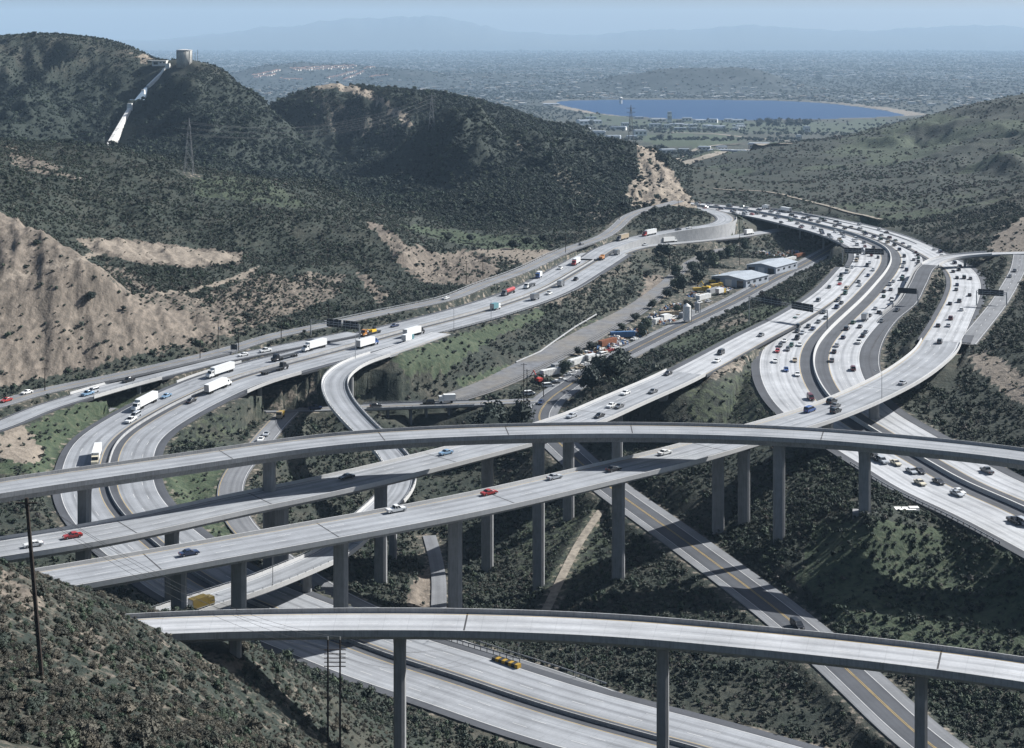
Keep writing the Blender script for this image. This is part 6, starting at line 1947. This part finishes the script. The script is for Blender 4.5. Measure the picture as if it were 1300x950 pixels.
def make_truck(kind, col, loc, rz, cabcol):
    """kind: semi, box_truck, tanker, flatbed, dump_truck, lowbed, tractor"""
    names = {'semi': 'semi_truck', 'tanker': 'tanker_truck', 'flatbed': 'flatbed_truck', 'box': 'box_truck', 'dump': 'dump_truck', 'lowbed': 'lowbed_truck'}
    o = empty(names[kind], loc, rz)
    if kind in ('semi', 'tanker', 'flatbed', 'lowbed'):
        paint(new('cab', CABM, o, (5.6, 0, 0)), cabcol); new('window_band', WSHM, o, (5.6, 0, 0))
        mb = MB(); mb.box((4.0, 0, 0.75), (5.4, 1.0, 0.3)); mb.build('chassis', M['dark_metal'], o)
        wheels(o, (6.6, 3.6, 2.3, -5.6, -6.9))
        for s in (-1, 1):
            mb = MB(); mb.tube((4.35, s * 1.05, 1.0), (4.35, s * 1.05, 3.7), 0.09, 0.09, 6); mb.build('exhaust_stack', M['rim'], o)
            mb = MB(); mb.tube((4.9, s * 0.95, 0.9), (6.0, s * 0.95, 0.9), 0.3, 0.3, 8); mb.build('fuel_tank', M['rim'], o)
        if kind == 'semi':
            mb = MB(); mb.box((-2.0, 0, 1.15), (12.6, 2.55, 2.85)); paint(mb.build('trailer', M['paint_slot'], o), col)
            mb = MB(); mb.box((-8.33, 0, 1.25), (0.06, 2.3, 2.6)); mb.build('trailer_door', M['rim'], o)
            mb = MB(); mb.box((-2.0, 0, 0.95), (12.4, 2.3, 0.18)); mb.build('trailer_frame', M['dark_metal'], o)
        elif kind == 'tanker':
            mb = MB(); mb.tube((-8.0, 0, 2.2), (3.6, 0, 2.2), 1.15, 1.15, 18); paint(mb.build('tank', M['paint_slot'], o), col)
            mb = MB(); mb.box((-2.0, 0, 0.85), (12.0, 1.6, 0.3)); mb.build('trailer_frame', M['dark_metal'], o)
        elif kind == 'flatbed':
            mb = MB(); mb.box((-2.0, 0, 1.1), (12.4, 2.5, 0.32)); mb.build('trailer', M['dark_metal'], o)
            mb = MB(); mb.box((4.1, 0, 1.4), (0.12, 2.4, 1.2)); mb.build('headboard', M['dark_metal'], o)
        else:
            mb = MB(); mb.box((-2.4, 0, 0.7), (11.0, 2.6, 0.35)); mb.build('trailer', M['dark_metal'], o)
            mb = MB(); mb.box((-2.2, 0, 1.1), (4.2, 2.0, 1.3), top=0.85); mb.build('load_body', M['yard_yellow'], o)
            mb = MB(); mb.box((-3.0, 0.3, 2.4), (1.5, 1.2, 1.2), top=0.9); mb.build('load_cab', M['dark_glass'], o)
            mb = MB(); mb.tube((-0.5, 0, 1.8), (2.6, 0, 2.9), 0.25, 0.2, 6); mb.build('load_boom', M['yard_yellow'], o)
    else:
        paint(new('cab', CABF, o, (2.6, 0, 0)), cabcol); new('window_band', WSFM, o, (2.6, 0, 0))
        mb = MB(); mb.box((0, 0, 0.7), (7.0, 0.9, 0.28)); mb.build('chassis', M['dark_metal'], o)
        wheels(o, (2.7, -2.2))
        if kind == 'box':
            mb = MB(); mb.box((-1.2, 0, 1.05), (5.4, 2.45, 2.6)); paint(mb.build('cargo_box', M['paint_slot'], o), col)
            mb = MB(); mb.box((-3.93, 0, 1.2), (0.06, 2.2, 2.3)); mb.build('rear_door', M['rim'], o)
        else:
            mb = MB(); mb.prism([(-4.0, 1.5), (-3.4, 1.05), (1.3, 1.05), (1.5, 2.6), (-3.9, 2.4)], 2.4); paint(mb.build('dump_bed', M['paint_slot'], o), col)
    return o


VEH = []     # (object, colour, kind word, road phrase, distance)
PHR = {'I5a': 'oncoming lanes of the wide freeway', 'I5b': 'outbound lanes of the wide freeway', 'F2': 'nearer straight flyover', 'F2g': 'connector lanes beside the wide freeway', 'F3': 'rear straight flyover', 'F3g': 'connector merging into the wide freeway', 'Ma': 'oncoming side of the truck freeway', 'Mb': 'outbound side of the truck freeway', 'MU': 'upper truck carriageway by the cliff', 'ML': 'lower truck carriageway by the wall', 'LU': 'off ramp above the small street', 'FRD': 'frontage road under the tan hill', 'UC': 'small street by the creek bridge', 'SR1': 'narrow ramp road', 'SF': 'canyon road', 'FR': 'S-shaped ramp', 'OB': 'ramp below the small overpass', 'ER': 'grey ramp at the right edge', 'yard': 'scrap yard frontage'}
TRUCK = {'semi': 'semi truck', 'tanker': 'tanker truck', 'flatbed': 'flatbed truck', 'box': 'box truck', 'dump': 'dump truck', 'lowbed': 'lowbed truck carrying a yellow machine'}


def put(key, u, v, kind='car', col='grey', cab=None, near=None):
    st, off = R[key].locate(u, v)
    hw = R[key].hw - 1.4
    off = max(-hw, min(hw, off))
    if key == 'I5' and abs(off) < 6.8: off = 7.2 if off > 0 else -7.2
    if key == 'M' and abs(off) < 4: off = 4.4 if off > 0 else -4.4
    p, t_ = R[key].at(st, off, 0.05)
    i = int(np.argmin(np.abs(R[key].s - st)))
    a, t0 = R[key].at(st - 2.5); b, t1 = R[key].at(st + 2.5)
    away = {'F2': 1, 'F3': -1, 'LU': -1, 'MU': -1, 'ML': 1, 'FR': -1, 'OB': 1, 'ER': -1}.get(key, 1 if off > 0 else -1)
    if key == 'OB': away = 1
    rz = math.atan2(t_[1] * away, t_[0] * away)
    pitch = math.atan2((b[2] - a[2]) * away, 5.0)
    ph = key
    if key == 'I5': ph = 'I5a' if off < 0 else 'I5b'
    elif key == 'M': ph = 'Ma' if off < 0 else 'Mb'
    elif key in ('F2', 'F3') and R[key].flag[i] == 'g': ph = key + 'g'
    if near is None: near = p[1] < 560
    if kind in TRUCK:
        o = make_truck(kind, col, tuple(p), rz, cab or 'white'); o.scale = (0.88, 0.92, 0.92)
    else: o = make_car(kind, col, tuple(p), rz, near)
    o.rotation_euler = (0, -pitch, rz)
    VEH.append((o, col, TRUCK.get(kind, kind), PHR[ph], float(np.hypot(p[0], p[1]))))


# truck freeway
for a_ in ((183, 516, 'semi', 'white', 'white'), (166, 536, 'pickup', 'white'), (172, 530, 'van', 'silver'), (127, 584, 'semi', 'white', 'cream'), (211, 505, 'car', 'pale blue'), (236, 510, 'car', 'black'), (279, 476, 'semi', 'white', 'white'), (276, 494, 'semi', 'white', 'white'), (361, 456, 'flatbed', 'grey', 'black'), (349, 472, 'flatbed', 'grey', 'black'), (398, 444, 'semi', 'white', 'white'), (467, 440, 'semi', 'white', 'blue'), (470, 425, 'lowbed', 'yellow', 'orange'), (526, 426, 'semi', 'white', 'black'), (518, 434, 'box', 'white', 'teal'), (501, 415, 'car', 'navy'), (623, 393, 'box', 'teal', 'white'), (645, 374, 'tanker', 'red', 'grey'), (672, 365, 'flatbed', 'white', 'white'), (684, 353, 'box', 'white', 'blue'), (711, 342, 'pickup', 'white'), (731, 336, 'semi', 'white', 'red'), (679, 381, 'box', 'grey', 'grey'), (697, 374, 'pickup', 'white'), (712, 364, 'box', 'grey', 'black'), (731, 356, 'pickup', 'black'), (764, 330, 'dump', 'orange', 'orange')):
    put('M', *a_)
put('MU', 790, 305, 'semi', 'tan', 'grey'); put('MU', 824, 299, 'semi', 'white', 'red'); put('MU', 861, 292.5, 'car', 'black'); put('MU', 875, 290.5, 'car', 'white')
put('ML', 783, 324, 'box', 'grey', 'black'); put('ML', 818, 312, 'pickup', 'silver'); put('ML', 850, 308, 'semi', 'white', 'white'); put('ML', 951, 298, 'semi', 'white', 'white')
put('LU', 111, 502, 'pickup', 'pale blue'); put('LU', 118, 499, 'van', 'silver'); put('LU', 163, 485, 'pickup', 'black'); put('LU', 309, 452, 'car', 'white'); put('LU', 337, 447, 'pickup', 'white')
put('FRD', 8, 510, 'car', 'red'); put('FRD', 34, 500, 'car', 'white'); put('FRD', 566, 380, 'car', 'white'); put('FRD', 738, 311, 'car', 'grey')
put('UC', 477, 517, 'car', 'black'); put('UC', 544, 513, 'suv', 'black'); put('UC', 400, 520, 'pickup', 'navy'); put('UC', 567, 511.5, 'box', 'white', 'white')
put('SR1', 356, 531, 'dump', 'yellow', 'tan'); put('SR1', 331, 560, 'car', 'white'); put('SR1', 338, 553, 'car', 'silver')
put('FR', 256, 774, 'box', 'shaded_yellow', 'shaded_yellow')  # yellow truck; the shade over it is painted into its colour
# parallel flyovers
for a_ in ((92, 683, 'car', 'red'), (42, 694, 'car', 'white'), (440, 608, 'car', 'black'), (566, 577, 'car', 'pale blue'), (726, 530, 'car', 'silver'), (761, 530, 'car', 'black'), (776, 517, 'car', 'white'), (786, 518, 'car', 'grey'), (794, 501, 'car', 'white'), (829, 499, 'car', 'grey'), (848, 476, 'car', 'black'), (915, 450, 'van', 'black'), (910, 460, 'car', 'white'), (966, 427, 'car', 'grey')):
    put('F3', *a_)
for a_ in ((240, 705, 'car', 'navy'), (503, 650, 'pickup', 'white'), (621, 628, 'car', 'red'), (704, 608, 'car', 'silver'), (779, 598, 'car', 'black'), (844, 577, 'car', 'white'), (1028, 523, 'van', 'blue'), (1056, 512, 'suv', 'black'), (1061, 517, 'car', 'grey'), (1061, 524, 'suv', 'black'), (1146, 488, 'car', 'silver'), (1193, 436, 'van', 'grey'), (1191, 415, 'car', 'black'), (1204, 415, 'car', 'silver'), (1207, 406, 'suv', 'maroon'), (1206, 387, 'car', 'black'), (1218, 384, 'suv', 'grey'), (1231, 376, 'car', 'black'), (1215, 363, 'car', 'navy'), (1214, 369, 'car', 'grey'), (1215, 354, 'car', 'black'), (1224, 354, 'van', 'black'), (1232, 355, 'car', 'grey'), (1210, 346, 'car', 'black'), (1217, 344, 'suv', 'black')):
    put('F2', *a_)
# wide freeway
DK = ('black', 'grey', 'navy', 'grey', 'black', 'silver', 'green', 'black')
i5 = [(1010, 392, 'car', 'red'), (1015, 477, 'car', 'white'), (987, 447, 'car', 'red'), (984, 460, 'car', 'white'), (1009, 459, 'car', 'tan'), (998, 471, 'car', 'blue'), (996, 434, 'car', 'white'), (1017, 439, 'car', 'white'), (1033, 507, 'van', 'maroon'), (1013, 417, 'van', 'black'), (1098, 407, 'box', 'grey'), (1076, 347, 'box', 'grey'), (1083, 470, 'suv', 'maroon'), (1066, 362, 'car', 'red'), (1168, 615, 'car', 'cream'), (1157, 600, 'car', 'silver'), (1171, 600, 'car', 'black'), (1198, 613, 'car', 'black'), (1215, 629, 'car', 'silver'), (1226, 625, 'car', 'white'), (1288, 664, 'pickup', 'black'), (1300, 667, 'van', 'silver'), (1120, 587, 'suv', 'silver'), (1110, 583, 'van', 'black'), (1137, 590, 'car', 'cream'), (1253, 600, 'pickup', 'grey')]
for k, (u, v) in enumerate(((1045.5, 398), (1048, 405), (1009, 408), (1039, 410), (1026, 416), (1012, 422), (1035, 419), (1018.5, 424), (1012, 431), (990.5, 440), (1004.6, 440), (1000, 445), (1063, 383), (1068, 386), (1067, 392), (1111.5, 393), (1116, 398), (1104, 402), (1083, 411), (1092, 416), (1075, 419), (1095.5, 428), (1070.6, 430), (1062.5, 440), (1059, 448), (1056, 459), (1073, 374), (1065, 381), (1051, 366), (1090, 359), (1102, 351), (1110, 344), (1063, 351), (1131, 369), (1122, 378), (1132, 381), (1117, 371), (1146, 352), (1151, 344), (1146, 340), (1165, 325), (1160, 331))):
    i5.append((u, v, ('car', 'car', 'suv', 'car', 'hatchback', 'car')[k % 6], DK[(k * 3) % 8]))
for k, (x, y) in enumerate(((285, 130), (205, 152), (420, 185), (470, 158), (505, 190), (560, 192), (655, 205), (600, 188), (740, 222), (850, 240), (900, 262), (935, 280), (1025, 297), (885, 212), (855, 200), (980, 212), (985, 237), (1080, 228), (1135, 282), (1080, 318), (1140, 367), (795, 215), (1190, 250), (1215, 300), (1250, 340), (1160, 400), (1010, 252), (930, 225), (700, 190), (340, 150))):
    i5.append((860 + x / 5.909, 240 + y / 5.909 + 0.5, ('car', 'car', 'suv', 'car', 'van')[k % 5], ('white', 'red')[k % 2] if k in (1, 5) else DK[(k * 5 + 1) % 8]))
i5 += [(974, 265.5, 'box', 'white'), (1006, 268.5, 'semi', 'white')]
for a_ in i5: put('I5', *a_)
# the rest of the dense traffic on the wide freeway, kept clear of the cars above
used_ = [(float(o_[0].location.x), float(o_[0].location.y)) for o_ in VEH]
g_ = random.Random(77)
r = R['I5']
k = 0
for tries in range(1600):
    if k >= 150: break
    st = g_.uniform(r.locate(1040, 440)[0], r.s[-1] - 20)
    ln = g_.choice((-19.1, -15.3, -11.5, -7.6, 7.8, 11.7, 15.6, 15.6))
    p_, t_ = r.at(st, ln + g_.uniform(-0.4, 0.4), 0.05)
    if any((p_[0] - a) ** 2 + (p_[1] - b) ** 2 < 9.5 ** 2 for a, b in used_): continue
    if p_[1] < 900 and g_.random() < 0.55: continue
    used_.append((p_[0], p_[1]))
    q_ = (650 + p_[0] / p_[1] * F, VH + (ZC - p_[2]) / p_[1] * F)
    put('I5', q_[0], q_[1], g_.choice(('car', 'car', 'car', 'suv', 'hatchback', 'van', 'pickup')), g_.choice(('black', 'grey', 'navy', 'silver', 'grey', 'black', 'white', 'maroon', 'silver', 'green', 'tan')))
    k += 1
r = R['F2']
for tries in range(200):
    st = g_.uniform(r.locate(1205, 395)[0], r.s[-1] - 15)
    p_, t_ = r.at(st, g_.choice((-5.4, -1.8, 1.8, 5.4)), 0.05)
    if any((p_[0] - a) ** 2 + (p_[1] - b) ** 2 < 13 ** 2 for a, b in used_): continue
    used_.append((p_[0], p_[1]))
    q_ = (650 + p_[0] / p_[1] * F, VH + (ZC - p_[2]) / p_[1] * F)
    put('F2', q_[0], q_[1], g_.choice(('car', 'car', 'suv', 'hatchback')), g_.choice(('black', 'grey', 'navy', 'silver', 'white')))
put('SF', 1012, 797, 'van', 'black'); put('SF', 687, 512, 'car', 'navy')
put('ER', 1288, 345, 'car', 'black'); put('ER', 1282, 352, 'car', 'grey'); put('OB', 1139, 395, 'car', 'black'); put('OB', 1119, 409, 'car', 'grey')


def park(u, v, rz, kind, col, cab=None):
    x, y, z = hit(u, v, 560, 1200)
    o = make_truck(kind, col, (x, y, z + 0.1), rz, cab or 'white') if kind in TRUCK else make_car(kind, col, (x, y, z + 0.1), rz, False)
    VEH.append((o, col, 'parked ' + TRUCK.get(kind, kind), PHR['yard'], y))


for k, a_ in enumerate(((672, 502, 0.3, 'van', 'white'), (696, 492, 0.3, 'van', 'white'), (704, 488, 0.4, 'car', 'black'), (712, 485, 0.4, 'pickup', 'white'), (722, 478, 0.5, 'car', 'silver'), (728, 474, 0.6, 'car', 'white'), (737, 469, 0.6, 'pickup', 'tan'), (744, 464, 0.6, 'car', 'white'), (752, 460, 0.8, 'box', 'white'), (766, 452, 0.8, 'van', 'white'), (775, 446, 0.8, 'car', 'red'), (781, 443, 0.8, 'car', 'white'), (792, 436, 0.8, 'pickup', 'silver'), (806, 432, 0.8, 'car', 'white'), (846, 408, 0.9, 'box', 'white'), (853, 406, 0.9, 'van', 'white'), (860, 404, 0.9, 'car', 'silver'), (880, 390, 0.9, 'car', 'white'), (887, 386, 0.9, 'pickup', 'white'), (899, 384, 0.9, 'car', 'silver'), (915, 374, 0.9, 'box', 'white', 'yellow'), (923, 370, 1.0, 'car', 'white'), (938, 364, 1.0, 'car', 'silver'), (958, 358, 1.0, 'pickup', 'white'), (965, 354, 1.0, 'car', 'red'), (972, 350, 1.0, 'car', 'black'), (888, 371, 0.2, 'dump', 'yellow', 'yellow'), (910, 366, 0.4, 'dump', 'yellow', 'yellow'))):
    park(*a_)

# labels: each vehicle by its look, its road and its turn counted from the camera
grp = {}
for rec in VEH: grp.setdefault((rec[1], rec[2], rec[3]), []).append(rec)
for (col, kind, ph), L_ in grp.items():
    L_.sort(key=lambda q: q[4])
    for k, rec in enumerate(L_):
        nth = '' if len(L_) == 1 else (', nearest one' if k == 0 else ', %s nearest' % ORD[min(k, len(ORD) - 1)] if k < len(L_) - 1 or len(L_) > 9 else ', farthest one')
        prep = ' at the ' if 'yard' in ph else ' on the '
        lab = ('only ' if len(L_) == 1 else '') + col + ' ' + kind + prep + ph + nth
        ws = kind.split()
        cat = 'truck' if 'truck' in kind else ws[-1]
        tag(rec[0], lab, cat, ('vehicles at the ' if 'yard' in ph else 'vehicles on the ') + ph)
